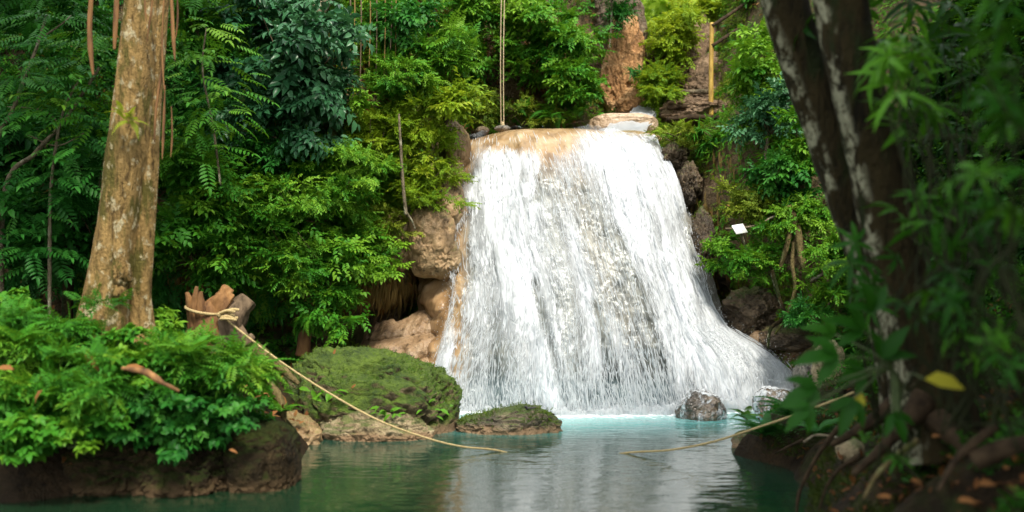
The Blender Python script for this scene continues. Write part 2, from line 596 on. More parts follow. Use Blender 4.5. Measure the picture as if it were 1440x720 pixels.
def scatter(mb, kind, pos, ydir, zdir, scale, tint):
    pos = np.asarray(pos, float)
    n = len(pos)
    if n == 0: return
    Y = nrm(ydir); X = nrm(np.cross(Y, zdir)); Z = np.cross(X, Y)
    scale = np.broadcast_to(scale, (n,)); tint = np.broadcast_to(tint, (n,))
    pick = rng.integers(0, len(TPL[kind]), n)
    for k, (V, f, tt) in enumerate(TPL[kind]):
        s = np.where(pick == k)[0]
        if not len(s): continue
        W = pos[s, None] + scale[s, None, None] * (V[None, :, :1] * X[s, None] + V[None, :, 1:2] * Y[s, None] + V[None, :, 2:3] * Z[s, None])
        off = (np.arange(len(s)) * len(V))[:, None, None]
        mb.add(W.reshape(-1, 3), [(q[None] + off).reshape(-1, q.shape[1]) for q in f],
               np.clip(tint[s, None] + tt[None], 0, 1).ravel())


def rand_unit(n):
    return nrm(rng.normal(size=(n, 3)))


def clumps(c, R, nc, per, flat=.6, zmin=-.25, cs=(.28, .5)):
    """points, outward directions and a per-clump tint for leaves layered in clumps"""
    c = np.asarray(c, float); R = np.asarray(R, float)
    u = np.clip(rng.normal(0, .52, (nc, 3)), -1.25, 1.25)
    cc = c + u * R
    r = R.mean() * rng.uniform(*cs, nc) * rng.uniform(.55, 1.15, nc)
    P, D, T = [], [], []
    for k in range(nc):
        m = max(3, int(per * rng.uniform(.35, 1.25)))
        v = rand_unit(m * 2)
        v = v[v[:, 2] > zmin][:m]
        sc = np.array([rng.uniform(.7, 1.5), rng.uniform(.7, 1.3), flat * rng.uniform(.6, 1.2)])
        P.append(cc[k] + v * sc * r[k] * rng.uniform(.25, 1.25, (len(v), 1)))
        D.append(v + np.array([0, 0, -.15]) + .5 * u[k])
        T.append(np.full(len(v), rng.normal(0, .17)))
    return np.concatenate(P), nrm(np.concatenate(D)), np.concatenate(T), cc


def foliage(mb, kind, c, R, nc, per, size, tint, flat=.6, up=.9, jit=.5, droop=-.2, zmin=-.25, cs=(.28, .5)):
    P, D, T, cc = clumps(c, R, nc, per, flat, zmin, cs)
    n = len(P)
    y = nrm(D * np.array([1, 1, .7]) + rng.normal(0, jit, (n, 3)) + [0, 0, droop])
    z = nrm(np.array([0, 0, up]) + D * .5 + rng.normal(0, .25, (n, 3)))
    scatter(mb, kind, P - y * (size * .4), y, z, size * rng.uniform(.7, 1.25, n), tint + T + rng.normal(0, .10, n))
    return cc


def plant(name, label, cat, mat, kind, c, R, nc, per, size, tint=.5, base=None, group=None, stem='twig', flat=.6,
          up=.9, jit=.5, droop=-.2, zmin=-.25, cs=(.28, .5), nstem=6, srad=.012):
    c = np.asarray(c, float)
    if base is None:
        base = c - np.array([0, -.3 * R[1], R[2] * .95])
    base = np.asarray(base, float)
    root = thing(name, label, cat, base, group)
    mb = MB()
    cc = foliage(mb, kind, c, R, nc, per, size, tint, flat, up, jit, droop, zmin, cs)
    mb.build('foliage', mat, root, smooth=False)
    sm = MB()
    for k in rng.permutation(len(cc))[:nstem]:
        mid = (base + cc[k]) / 2 + rng.normal(0, .08, 3) * np.linalg.norm(cc[k] - base)
        tube(sm, [base + rng.normal(0, .03, 3), mid, cc[k]], [srad, srad * .8, srad * .35], 6)
    sm.build('stem', M[stem], root)
    return root


# ================================================================== SETTING
# ------------------------------------------------------------------ lofted cliffs
def loft(stations, nu, nv, amp, freq, seed, fine=.05):
    A = []
    for (x, y), (dx, dy), prof in stations:
        l = math.hypot(dx, dy)
        A.append([(x + dx / l * o, y + dy / l * o, z) for o, z in prof])
    A = np.array(A)
    G = catmull(A, nu)                              # along the wall
    G = np.swapaxes(catmull(np.swapaxes(G, 0, 1), nv), 0, 1)
    Nn = grid_normals(G)
    d = amp * fbm(G * freq, 4, seed) + fine * fbm(G * freq * 5, 4, seed + 5)
    d += .35 * amp * np.abs(fbm(G * np.array([1.5, 1.5, .8]) * freq, 3, seed + 8))
    return G + Nn * d[..., None]


PA = [(.3, -1), (0, .4), (.2, 1.6), (.5, 3), (1.0, 5), (1.8, 7.5), (3, 10.5)]
PU = [(1.0, -1), (1.0, .6), (1.1, 1.35), (-.1, 2.1), (.45, 4), (1.5, 7), (3, 10.5)]
PN = [(.6, -1), (.5, .6), (.6, 1.5), (.2, 2.4), (.7, 4), (1.4, 6.4), (2.6, 10.5)]
PB = [(0, -1), (0, 1), (0, 3), (0, 4.4), (.15, 5.2), (.5, 7.5), (1.3, 10.5)]
left_st = [((-14, 6), (-1, .1), PA), ((-12, 12.5), (-.9, .4), PA), ((-9, 15.7), (-.4, .9), PA),
           ((-6.2, 16.6), (-.1, 1), PU), ((-4, 16.9), (0, 1), PU), ((-2.5, 17.1), (.0, 1), PU),
           ((-1.5, 17.9), (-.6, .8), PN), ((-1.25, 19.6), (-.9, .35), PN), ((-.6, 21.4), (-.3, 1), PB),
           ((1.0, 22.0), (0, 1), PB), ((2.2, 22.1), (0, 1), PB), ((2.9, 22.9), (-.7, .6), PB), ((3.1, 27), (-1, 0), PB)]
GL = loft(left_st, 520, 190, .38, .75, 11)
mb = MB(); mb.add(GL.reshape(-1, 3), [grid_faces(*GL.shape[:2])])
cliffL = tag(mb.build('cliff_face', M['cliff']), 'steep brown mossy cliff behind the plants left of the waterfall', 'cliff', kind='structure')

R0 = [(0, -1), (0, 1.5), (.2, 3), (.5, 4.5), (1, 6), (2, 7.5), (4, 10)]
R1 = [(0, -1), (0, 1.5), (.1, 3), (.3, 4.6), (.6, 5.6), (1.6, 7.2), (3.5, 10)]
R2 = [(0, -1), (0, 1.5), (.1, 3.2), (.30, 4.75), (1.9, 5.05), (2.5, 6.5), (4.3, 10)]
R3 = [(.5, -1), (.8, 1.0), (.75, 1.7), (.0, 2.6), (.3, 4.6), (1.7, 5.15), (3.6, 10)]
R4 = [(0, -1), (-.1, .7), (.30, 1.5), (.45, 2.8), (.85, 4.6), (2.0, 6), (4.3, 10)]
R5 = [(0, -1), (0, .8), (.4, 1.8), (.6, 3), (1.0, 4.6), (1.8, 6.5), (3.5, 10)]
right_st = [((5.4, 30), (1, 0), R0), ((3.7, 23.5), (1, .1), R1), ((2.9, 20.4), (.6, .8), R2), ((3.5, 18.5), (.7, .7), R3),
            ((4.45, 17.1), (.6, .8), R4), ((5.6, 15.8), (.6, .8), R5), ((6.6, 13.2), (.9, .3), R5), ((7, 10), (1, 0), R5),
            ((6.6, 5), (1, 0), R5), ((6.6, -3), (1, 0), R5)]
GR = loft(right_st, 430, 190, .28, .9, 23)[::-1]
mb = MB(); mb.add(GR.reshape(-1, 3), [grid_faces(*GR.shape[:2])])
tag(mb.build('cliff_face', M['cliff']), 'brown mossy cliff with a rock shelf right of the waterfall', 'cliff', kind='structure')

# ground far around, and the wooded hillside seen through the gap
mb = MB()
mb.add([(-300, -300, -1.4), (300, -300, -1.4), (300, 300, -1.4), (-300, 300, -1.4)], [np.array([[0, 1, 2, 3]])])
tag(mb.build('ground', M['soil']), kind='structure')
xs = np.linspace(-60, 70, 100); ys = np.linspace(26, 120, 60)
X, Y = np.meshgrid(xs, ys, indexing='ij')
Z = -1.3 + np.clip((Y - 27) * .55, 0, 30) * np.clip(.35 + np.abs(X - 5) / 14, .35, 1.5) + 1.2 * fbm(np.stack([X, Y, 0 * X], -1) * .2, 3, 3)
Z = np.minimum(Z, 34)
mb = MB(); GH = np.stack([X, Y, Z], -1); mb.add(GH.reshape(-1, 3), [grid_faces(100, 60)])
tag(mb.build('hillside', M['soil']), kind='structure')


# ------------------------------------------------------------------ banks (height fields)
def interp(x, xs_, ys_): return np.interp(x, xs_, ys_)


def left_h(X, Y):
    front = 10.35 + .25 * np.sin(X * 1.7) + .18 * np.sin(X * 4.1)
    right_edge = interp(Y, [9, 10.3, 11, 12.2, 13.2, 14, 15.5, 17], [-2.25, -2.25, -2.35, -2.5, -2.6, -2.4, -2.2, -1.6])
    a = np.minimum((Y - front) * 1.25 + .0, (right_edge - X) * interp(Y, [10, 11, 13, 17], [1.6, 1.15, .75, .5]))
    top = interp(Y, [9, 10.5, 11.5, 13, 14.2, 15.5, 17.5], [1.0, 1.25, 1.62, 1.38, .9, .55, .45])
    z = np.where(a > 0, top * (1 - np.exp(-a * 1.9 / np.maximum(top, .2))), a * 1.6)
    return np.maximum(z, -1.3) + .10 * fbm(np.stack([X, Y, 0 * X], -1) * 1.6, 4, 5) * np.clip(a + .3, 0, 1)


xs = np.linspace(-15, -1.2, 200); ys = np.linspace(9.3, 18, 150)
X, Y = np.meshgrid(xs, ys, indexing='ij')
GB1 = np.stack([X, Y, left_h(X, Y)], -1)
mb = MB(); mb.add(GB1.reshape(-1, 3), [grid_faces(200, 150)])
tag(mb.build('ground_bank', M['soil']), kind='structure')


def right_edge(Y):
    return interp(Y, [-3, 4, 6, 8, 9.2, 10.2, 11.2, 12.4, 13.2, 14.5, 16, 18],
                  [1.9, 1.75, 2.0, 2.4, 2.62, 3.0, 3.15, 2.72, 3.25, 3.9, 4.4, 4.2]) + .06 * np.sin(Y * 5)


def right_h(X, Y):
    e = X - right_edge(Y)
    k = interp(Y, [0, 6, 9, 11, 13, 16], [.75, .68, .62, .55, .42, .35])
    z = np.where(e > 0, .28 * (1 - np.exp(-e * 5)) + e * k * .8 + .12 * np.maximum(e - 1.6, 0) ** 2, e * 1.5)
    return np.maximum(z, -1.3) + .30 * fbm(np.stack([X, Y, 0 * X], -1) * 1.9, 5, 15) * np.clip(e + .3, 0, 1)


xs = np.linspace(1.0, 8.5, 190); ys = np.linspace(-3, 17.5, 330)
X, Y = np.meshgrid(xs, ys, indexing='ij')
GB2 = np.stack([X, Y, right_h(X, Y)], -1)
mb = MB(); mb.add(GB2.reshape(-1, 3), [grid_faces(190, 330)])
tag(mb.build('ground_bank', M['soil']), kind='structure')


# ------------------------------------------------------------------ the waterfall
LE = ([183, 215, 260, 330, 400, 450, 500, 540, 580], [655, 648, 641, 633, 638, 632, 618, 608, 602])
RE = ([183, 200, 230, 260, 340, 430, 468, 484, 500, 525, 580], [905, 922, 938, 950, 973, 1000, 1024, 1054, 1082, 1108, 1126])


RE0 = ([183, 200, 230, 260, 340, 430, 475, 505, 580], [905, 922, 938, 950, 973, 1000, 1013, 1021, 1040])


def fall(u, v):
    """u across 0..1, v down 0..1 -> point on the water surface"""
    w = 2 * u - 1
    db = 15.6 + np.where(w < 0, .45, .9) * w * w
    ytop = 180 + 17 * np.abs(w) ** 2.4
    ybot = 360 + H * F / db
    py = ytop + (ybot - ytop) * v
    re0 = np.interp(py, *RE0)
    px = np.interp(py, *LE) * (1 - u) + re0 * u
    px = px + (np.interp(py, *RE) - re0) * np.clip((u - .72) / .28, 0, 1) ** 1.6
    px = px + 62 * np.clip((py - 190) / 390, 0, 1) * np.sin(np.pi * np.clip(u, 0, 1)) ** 1.3
    px = px + 5 * vnoise(np.stack([u * 7, v * 3, 0 * u], -1), 4) * np.sin(np.pi * u)
    d = db + 3.3 * (1 - np.clip(v, 0, 1) ** .55)
    d = d - .16 * fbm(np.stack([u * 9, v * 1.3, 0 * u], -1), 3, 31) - .10 * np.sin(np.pi * v)
    d = d + .35 * np.exp(-((py - 330) / 40) ** 2) * np.exp(-((u - .95) / .08) ** 2)
    x = (px - 720) / F * d
    z = H - (py - 360) / F * d
    return np.stack([x, d, z], -1), px, py


def seg_dist(px, py, line):
    best = np.full(np.shape(px), 1e9)
    for (ax, ay), (bx, by) in zip(line[:-1], line[1:]):
        t = np.clip(((px - ax) * (bx - ax) + (py - ay) * (by - ay)) / ((bx - ax) ** 2 + (by - ay) ** 2), 0, 1)
        best = np.minimum(best, np.hypot(px - ax - t * (bx - ax), py - ay - t * (by - ay)))
    return best


def density(px, py):
    """how much white water runs over the rock at each place"""
    D = np.full(np.shape(px), .80)
    def g(line, w, k):
        nonlocal D
        D = D + k * np.exp(-(seg_dist(px, py, line) / w) ** 2)
    g([(700, 198), (785, 195)], 20, -.62)
    g([(660, 205), (655, 250)], 14, -.5)
    g([(770, 200), (768, 245), (755, 280)], 7, -.35)
    g([(800, 180), (900, 190)], 10, -.2)
    g([(805, 275), (840, 360), (880, 450), (915, 530), (930, 575)], 17, -.30)
    g([(770, 240), (820, 300), (900, 420), (960, 530)], 30, -.15)
    g([(650, 330), (655, 400), (668, 380)], 10, -.28)
    g([(680, 480), (690, 570)], 40, -.20)
    g([(785, 430), (820, 560)], 22, -.22)
    g([(865, 545), (905, 560)], 28, -.38)
    g([(752, 400), (772, 470), (796, 575)], 8, -.45)
    g([(838, 430), (856, 500), (866, 540)], 7, -.4)
    g([(870, 330), (905, 430), (945, 560)], 9, -.38)
    g([(912, 300), (950, 410), (985, 500)], 7, -.25)
    g([(660, 300), (650, 400), (640, 520)], 7, -.3)
    g([(705, 500), (700, 575)], 14, -.3)
    g([(845, 560), (930, 565)], 20, -.30)
    g([(700, 260), (720, 340), (755, 440), (780, 570)], 26, .42)
    g([(640, 470), (615, 560)], 9, .3)
    g([(870, 230), (920, 340), (970, 470)], 34, .30)
    g([(960, 460), (1010, 500), (1090, 545), (1110, 575)], 40, .6)
    g([(985, 500), (1060, 565)], 40, .4)
    g([(690, 225), (760, 230)], 14, .2)
    g([(840, 225), (900, 225)], 18, .25)
    g([(965, 310), (985, 380), (1010, 440)], 12, -.35)
    q = np.stack([(px - .18 * (py - 180)) / 26, py / 190, 0 * px], -1)
    D = D + .42 * fbm(q, 3, 91) * np.clip((py - 200) / 60, .3, 1)
    return np.clip(D, .05, 1.0)


nu, nv = 260, 320
U, Vv = np.meshgrid(np.linspace(0, 1, nu), np.linspace(0.0, 1, nv), indexing='ij')
P, PX, PY = fall(U, Vv)
NF = grid_normals(P)
if NF[nu // 2, nv // 2, 1] > 0: NF = -NF
D = density(PX, PY)
Ls = np.concatenate([np.zeros((nu, 1)), np.cumsum(np.linalg.norm(np.diff(P, axis=1), axis=-1), axis=1)], 1)
uvw = np.stack([U * 4.4, Ls], -1)

# bed of rock under the water, carried back under the upper pool and out past both edges
ub = np.linspace(-.12, 1.06, 200)
UB, VB = np.meshgrid(ub, np.linspace(0.0, 1.05, 200), indexing='ij')
B, BX, BY = fall(np.clip(UB, 0, 1), VB)
NB = grid_normals(B)
over = np.where(UB < 0, -UB, np.where(UB > 1, UB - 1, 0))
B = B + np.stack([np.where(UB < 0, -1, 1) * over * 5.5, over * 8, -over * 3], -1)
rec = np.exp(-((BX - 885) / 50) ** 2) * np.clip((BY - 490) / 40, 0, 1)
rec2 = np.exp(-((BX - 690) / 60) ** 2) * np.clip((BY - 500) / 50, 0, 1)
B[..., 1] += .05 + .75 * rec + .3 * rec2 + .10 * fbm(B * 2.2, 4, 55) + .05 * np.abs(fbm(B * np.array([5, 5, 9]), 3, 56))
side = np.clip(-UB / .04, 0, 1)
qs = B * np.array([1.1, 1.1, 2.6])
B[..., 1] += side * (.30 * fbm(qs, 3, 57) - .16 * np.abs(np.sin(B[..., 2] * 6.5 + 2.5 * fbm(B * .9, 2, 58))) ** .6)
B[..., 0] += side * .16 * fbm(B * np.array([1.5, 1.5, 2.2]) + 9, 3, 59)
back = B[:, :1].repeat(6, 1)
back[..., 1] += np.linspace(3.0, 0.25, 6)
back[..., 2] += -.02 - .3 * np.linspace(1, 0, 6)
Ball = np.concatenate([back, B], 1)
mb = MB(); mb.add(Ball.reshape(-1, 3), [grid_faces(*Ball.shape[:2])])
bed_tint = np.clip(fbm(Ball * 1.2, 3, 61) * .9 + .1 + .9 * np.exp(-((np.concatenate([BY[:, :1].repeat(6, 1), BY], 1) - 195) / 45) ** 2), 0, 1)


def mat_bed():
    m, nt, out = new_mat('wet_fall_rock')
    n = N(nt)
    co = objco(n, (1, 1, .45))
    a = n.noise(co, 2.4, 6, .62, .3)
    tan = n.ramp(a, [(.3, (.15, .085, .04)), (.5, (.33, .205, .10)), (.68, (.46, .33, .20))])
    blue = n.ramp(a, [(.3, (.06, .10, .11)), (.5, (.17, .21, .22)), (.68, (.30, .33, .33))])
    f = n('ShaderNodeAttribute', attribute_name='wear').outputs['Fac']
    col = n.mix(f, blue, tan)
    p = n('ShaderNodeBsdfPrincipled', i_Roughness=.25)
    n.link(col, p.inputs['Base Color'])
    bp = n('ShaderNodeBump', i_Strength=.7, i_Distance=.06)
    n.link(a, bp.inputs['Height']); n.link(bp.outputs[0], p.inputs['Normal'])
    n.link(p.outputs[0], out.inputs[0])
    return m


pxb, pyb = pix(Ball)
wear = np.clip(.25 + np.exp(-((pyb - 200) / 40) ** 2) + np.exp(-(seg_dist(pxb, pyb, [(805, 275), (880, 450), (930, 575)]) / 28) ** 2) * .12
               + np.clip((665 - pxb) / 25, 0, 1) - .6 * np.clip((pyb - 520) / 40, 0, 1), 0, 1)
tag(mb.build('waterfall_bed', mat_bed(), extra={'wear': wear}), 'domed tan rock bed under the waterfall', 'rock', kind='structure')


def mat_sheet():
    m, nt, out = new_mat('falling_water')
    n = N(nt)
    uv = n('ShaderNodeUVMap', uv_map='UVMap').outputs[0]
    def mp(sx, sy):
        k = n('ShaderNodeMapping'); n.link(uv, k.inputs[0]); k.inputs['Scale'].default_value = (sx, sy, 1)
        return k.outputs[0]
    a = n.noise(mp(6.0, .7), 1., 4, .6, .4)
    b = n.noise(mp(16, 2.9), 1., 3, .6, .4)
    c = n.noise(mp(36, 6.5), 1., 2, .6)
    v = n.math('ADD', n.math('ADD', n.math('MULTIPLY', a, .40), n.math('MULTIPLY', b, .40)), n.math('MULTIPLY', c, .20))
    dns = n('ShaderNodeAttribute', attribute_name='foam').outputs['Fac']
    lo = n.math('MULTIPLY_ADD', dns, -.36, .735)
    hi = n.math('ADD', lo, .14)
    al = n.smooth(v, lo, hi)
    al = n.math('MAXIMUM', n.math('MULTIPLY', al, .97), n.math('ADD', n.math('MULTIPLY', n.smooth(dns, .42, .95), .58), n.math('MULTIPLY', n.smooth(dns, .9, 1.0), .2)))
    gl = n('ShaderNodeBsdfPrincipled', i_Roughness=.5)
    gl.inputs['Base Color'].default_value = (.50, .53, .56, 1)
    bp = n('ShaderNodeBump', i_Strength=.85, i_Distance=.06)
    n.link(v, bp.inputs['Height'])
    n.link(bp.outputs[0], gl.inputs['Normal'])
    tr = n('ShaderNodeBsdfTransparent')
    tr.inputs[0].default_value = (.95, .98, .99, 1)
    mx = n('ShaderNodeMixShader')
    n.link(al, mx.inputs[0]); n.link(tr.outputs[0], mx.inputs[1]); n.link(gl.outputs[0], mx.inputs[2])
    n.link(mx.outputs[0], out.inputs[0])
    return m


def mat_foam(name, a=1., col=(.60, .63, .655)):
    m, nt, out = new_mat(name)
    n = N(nt)
    p = n('ShaderNodeBsdfDiffuse'); p.inputs[0].default_value = (*col, 1)
    t = n('ShaderNodeBsdfTranslucent'); t.inputs[0].default_value = (*col, 1)
    mx = n('ShaderNodeMixShader', i_Fac=.5)
    n.link(p.outputs[0], mx.inputs[1]); n.link(t.outputs[0], mx.inputs[2])
    if a < 1:
        tr = n('ShaderNodeBsdfTransparent')
        m2 = n('ShaderNodeMixShader', i_Fac=a)
        n.link(tr.outputs[0], m2.inputs[1]); n.link(mx.outputs[0], m2.inputs[2]); n.link(m2.outputs[0], out.inputs[0])
    else:
        n.link(mx.outputs[0], out.inputs[0])
    return m


M['foam'] = mat_foam('white_water', .8)
M['spray'] = mat_foam('spray_drops', .6)

S = P + NF * (.03 + .05 * fbm(np.stack([U * 30, Ls * 1.5, 0 * U], -1), 3, 77) + .05 * D)[..., None]
mb = MB(); mb.add(S.reshape(-1, 3), [grid_faces(nu, nv)], uv=uvw.reshape(-1, 2))
falls = thing('waterfall', 'broad white waterfall spreading down the domed rock into the pool', 'waterfall', at(860, 580, 15.6))
falls['kind'] = 'structure'
mb.build('water_sheet', mat_sheet(), falls, extra={'foam': D})


def ribbons(mb, n, lmin, lmax, wmin, wmax, lift, accept, seed, vmin=.02):
    r = np.random.default_rng(seed)
    u = r.random(n); v0 = r.uniform(vmin, .99, n)
    _, px, py = fall(u, v0)
    k = r.random(n) < accept(px, py)
    u, v0 = u[k], v0[k]
    n = len(u)
    m = 4
    L = r.uniform(lmin, lmax, n) * (.5 + .7 * v0)
    tt = np.linspace(0, 1, m)
    vs = np.clip(v0[:, None] + L[:, None] / 5.6 * tt[None], 0, 1.0)
    us = np.clip(u[:, None] + r.normal(0, .004, (n, 1)) * tt, 0, 1)
    C, _, _ = fall(us, vs)
    e = .004
    Cu, _, _ = fall(np.clip(us + e, 0, 1), vs)
    Cv, _, _ = fall(us, np.clip(vs - e, 0, 1))
    tu = nrm(Cu - C + 1e-9)
    tv = nrm(Cv - C + np.array([0, 1e-7, 1e-6]))
    nn = nrm(np.cross(tu, tv))
    nn = np.where(nn[..., 1:2] > 0, -nn, nn)
    C = C + nn * (r.random((n, 1, 1)) ** 1.5 * lift + .05)
    w = r.uniform(wmin, wmax, n)[:, None] * np.array([.25, 1, .8, .1])[None]
    tw = nrm(tu + nn * r.normal(0, .6, (n, 1, 1)))
    A = C - tw * w[..., None]; B_ = C + tw * w[..., None]
    V = np.stack([A, B_], 2).reshape(-1, 3)
    b = (np.arange(n) * m * 2)[:, None]
    j = np.arange(m - 1)[None] * 2
    q = np.stack([b + j, b + j + 1, b + j + 3, b + j + 2], -1).reshape(-1, 4)
    mb.add(V, [q])


mb = MB()
ribbons(mb, 9000, .08, .34, .004, .011, .09, lambda px, py: density(px, py) * .9, 5)
ribbons(mb, 900, .3, .7, .004, .008, .05, lambda px, py: .5 + 0 * px, 6, .1)
ribbons(mb, 6000, .06, .28, .004, .009, .14, lambda px, py: np.clip((py - 450) / 90, 0, 1), 8, .6)
ribbons(mb, 2500, .03, .10, .006, .014, .16, lambda px, py: np.clip((py - 200) / 90, .1, 1), 9, .1)
mb.build('water_strand', M['foam'], falls, smooth=False)['kind'] = 'stuff'


def drops(mb, P, r):
    T = np.array([(1, 1, 1), (1, -1, -1), (-1, 1, -1), (-1, -1, 1.)]) * .7
    V = P[:, None] + T[None] * r[:, None, None] * np.array([.8, .8, 1.5])
    f = np.array([[0, 1, 2], [0, 3, 1], [0, 2, 3], [1, 3, 2]])
    mb.add(V.reshape(-1, 3), [(f[None] + (np.arange(len(P)) * 4)[:, None, None]).reshape(-1, 3)])


# spray where the water breaks on the pool and over the rocks at the right foot
mb = MB()
n = 5000
u = rng.random(n)
p0, _, _ = fall(u, np.ones(n))
p0 = p0 + rng.normal(0, 1, (n, 3)) * [.05, .12, 0] + np.stack([0 * u, -.05 * np.ones(n), np.abs(rng.normal(0, .09, n))], -1)
drops(mb, p0, rng.uniform(.003, .009, n))
n = 4200
t = rng.random(n)
cx = np.interp(t, [0, .5, 1], [985, 1045, 1118]); cy = np.interp(t, [0, .5, 1], [470, 505, 545])
wv = rng.normal(0, 1, n)
cen = np.stack([at(a, b, 15.9) for a, b in zip(cx + wv * 9, cy - np.abs(rng.normal(0, 18, n)) + rng.random(n) * 18)])
cen[:, 1] += rng.normal(0, .3, n)
drops(mb, cen, rng.uniform(.002, .007, n))
n = 1600
v = rng.uniform(.3, .98, n)
p0, _, _ = fall(np.where(rng.random(n) < .5, 0., 1.), v)
p0 = p0 + rng.normal(0, .07, (n, 3)) + [0, -.15, 0]
drops(mb, p0, rng.uniform(.003, .008, n))
fb, _, _ = fall(np.linspace(.0, 1., 60), np.ones(60))
roll = MB()
tube(roll, fb + np.array([0, -.10, .0]), [.07, .08, .07, .08, .10, .14, .16, .08], 16, 600, 1.3, 11, 3)
roll.build('foam', M['foam'], falls)['kind'] = 'stuff'
mb.build('spray', M['spray'], falls, smooth=False)['kind'] = 'stuff'

# upper water, feeding the lip
mb = MB()
mb.add([at(660, 186, 19.1) - [0, 0, .06], at(915, 190, 19.6) - [0, 0, .06], (2.9, 22.5, 4.63), (-.9, 21.6, 4.63)], [np.array([[0, 1, 2, 3]])])
# ------------------------------------------------------------------ pool
def mat_pool():
    m, nt, out = new_mat('pool_water')
    n = N(nt)
    aq = n('ShaderNodeAttribute', attribute_name='aqua').outputs['Fac']
    fo = n('ShaderNodeAttribute', attribute_name='foam').outputs['Fac']
    z1 = n.noise(objco(n, (1, 1.3, 1)), 1.5, 3, .5, .3)
    z2 = n.noise(objco(n, (.55, 1.7, 1)), 5.5, 3, .5, .5)
    z3 = n.noise(objco(n, (1, 1.2, 1)), 17., 2, .5)
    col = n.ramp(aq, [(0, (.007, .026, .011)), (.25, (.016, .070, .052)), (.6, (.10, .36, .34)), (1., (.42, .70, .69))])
    p = n('ShaderNodeBsdfPrincipled', i_Roughness=.03, i_IOR=2.8)
    n.link(col, p.inputs['Base Color'])
    amp = n.math('MULTIPLY_ADD', aq, 1.0, .27)
    h = n.math('ADD', n.math('MULTIPLY', z1, 1.0), n.math('ADD', n.math('MULTIPLY', z2, .33), n.math('MULTIPLY', n.math('MULTIPLY', z3, aq), .3)))
    bp = n('ShaderNodeBump', i_Distance=.06)
    n.link(amp, bp.inputs['Strength'])
    n.link(h, bp.inputs['Height'])
    n.link(bp.outputs[0], p.inputs['Normal'])
    d = n('ShaderNodeBsdfDiffuse'); d.inputs[0].default_value = (.82, .88, .9, 1)
    z4 = n.noise(objco(n, (1, 1.6, 1)), 9., 5, .65, .6)
    lo = n.math('MULTIPLY_ADD', fo, -.55, .78)
    f = n.math('MULTIPLY', n.smooth(z4, lo, n.math('ADD', lo, .12)), n.smooth(fo, .03, .25))
    mx = n('ShaderNodeMixShader')
    n.link(f, mx.inputs[0]); n.link(p.outputs[0], mx.inputs[1]); n.link(d.outputs[0], mx.inputs[2])
    n.link(mx.outputs[0], out.inputs[0])
    return m


M['pool'] = mat_pool()
tag(mb.build('upper_pool', M['pool']), kind='structure')
xs = np.concatenate([np.linspace(-16, -5, 12)[:-1], np.linspace(-5, 6, 200), np.linspace(6, 9, 5)[1:]])
ys = np.concatenate([np.linspace(-12, 6, 10)[:-1], np.linspace(6, 18.5, 230)])
X, Y = np.meshgrid(xs, ys, indexing='ij')
ub = np.linspace(0, 1, 60)
basep, _, _ = fall(ub, np.ones(60))
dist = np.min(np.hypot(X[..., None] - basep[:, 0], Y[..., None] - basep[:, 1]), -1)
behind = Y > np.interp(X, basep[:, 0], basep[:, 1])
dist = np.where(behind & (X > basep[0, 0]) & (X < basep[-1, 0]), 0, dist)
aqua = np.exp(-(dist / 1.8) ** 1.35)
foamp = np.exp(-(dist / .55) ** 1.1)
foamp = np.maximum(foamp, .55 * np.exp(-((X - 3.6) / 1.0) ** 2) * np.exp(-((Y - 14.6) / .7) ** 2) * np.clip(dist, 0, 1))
mb = MB(); mb.add(np.stack([X, Y, 0 * X], -1).reshape(-1, 3), [grid_faces(len(xs), len(ys))])
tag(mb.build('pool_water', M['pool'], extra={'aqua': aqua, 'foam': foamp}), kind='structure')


# ------------------------------------------------------------------ rock formations of the fall's flanks (terrain)
mb = MB()
rockmesh(mb, at(606, 338, 17.35), (.42, .6, .60), 41, .2, 1.3, .045, 60, sq=.85)
rockmesh(mb, at(562, 335, 17.5), (.42, .5, .50), 42, .25, 1.5, .09, 50)
rockmesh(mb, at(628, 290, 17.7), (.36, .5, .5), 43, .2, 1.5, .06, 36)
rockmesh(mb, at(640, 215, 18.6), (.28, .5, .6), 44, .2, 1.5, .06, 36)
rockmesh(mb, at(625, 365, 17.2), (.28, .4, .38), 45, .25, 1.8, .08, 36)
for px, py, d, r, k in [(640, 250, 18.2, .2, 6), (636, 285, 17.8, .2, 7)]:
    rockmesh(mb, at(px, py, d), (r, r * 1.4, r * 1.25), 140 + k, .2, 1.4, .05, 40)
tag(mb.build('travertine_ledge', M['tan']), 'rounded tan rock bulge overhanging a dark hollow left of the fall', 'rock', kind='structure')
uu, tt = np.meshgrid(np.linspace(0, 1, 150), np.linspace(0, 1, 190), indexing='ij')
q3 = np.stack([uu * 4, tt * 2, 0 * uu], -1)
tw = tt + .13 * fbm(q3 * .8, 4, 51) + .05 * np.sin(uu * 5)
lev = np.clip(tw, 0, 1.2) * 4.2
fr = lev - np.floor(lev)
bul = np.clip(1 - (2 * fr - 1) ** 4, 0, 1) * (.09 + .12 * fbm(q3 + 7, 3, 52))
tz = (np.floor(lev) + fr ** 1.25) / 4.2
GS = np.stack([-2.55 + 1.75 * uu - .18 * tt + .25 * (tt - .5) * (uu < 0), 17.55 - 1.55 * tt ** .8 - bul - .55 * np.sin(np.pi * np.clip(uu * 1.1, 0, 1)) * tt - .1 * uu, 1.42 - 1.6 * tz], -1)
GS[..., 2] += .22 * (uu - .4)
GS[..., 1] += .95 * uu * tt + .1
GS[..., 1] += np.clip(.12 - uu, 0, 1) * 6
GS = GS + fbm(GS * 2.2, 4, 53)[..., None] * np.array([.08, .16, .06]) + fbm(GS * 8, 4, 54)[..., None] * np.array([.0, .03, .025])
mb = MB(); mb.add(GS.reshape(-1, 3), [grid_faces(150, 190)])
tag(mb.build('travertine_step', M['tanwet']), 'wet tan rock steps under the hollow left of the fall', 'rock', kind='structure')
mb = MB()
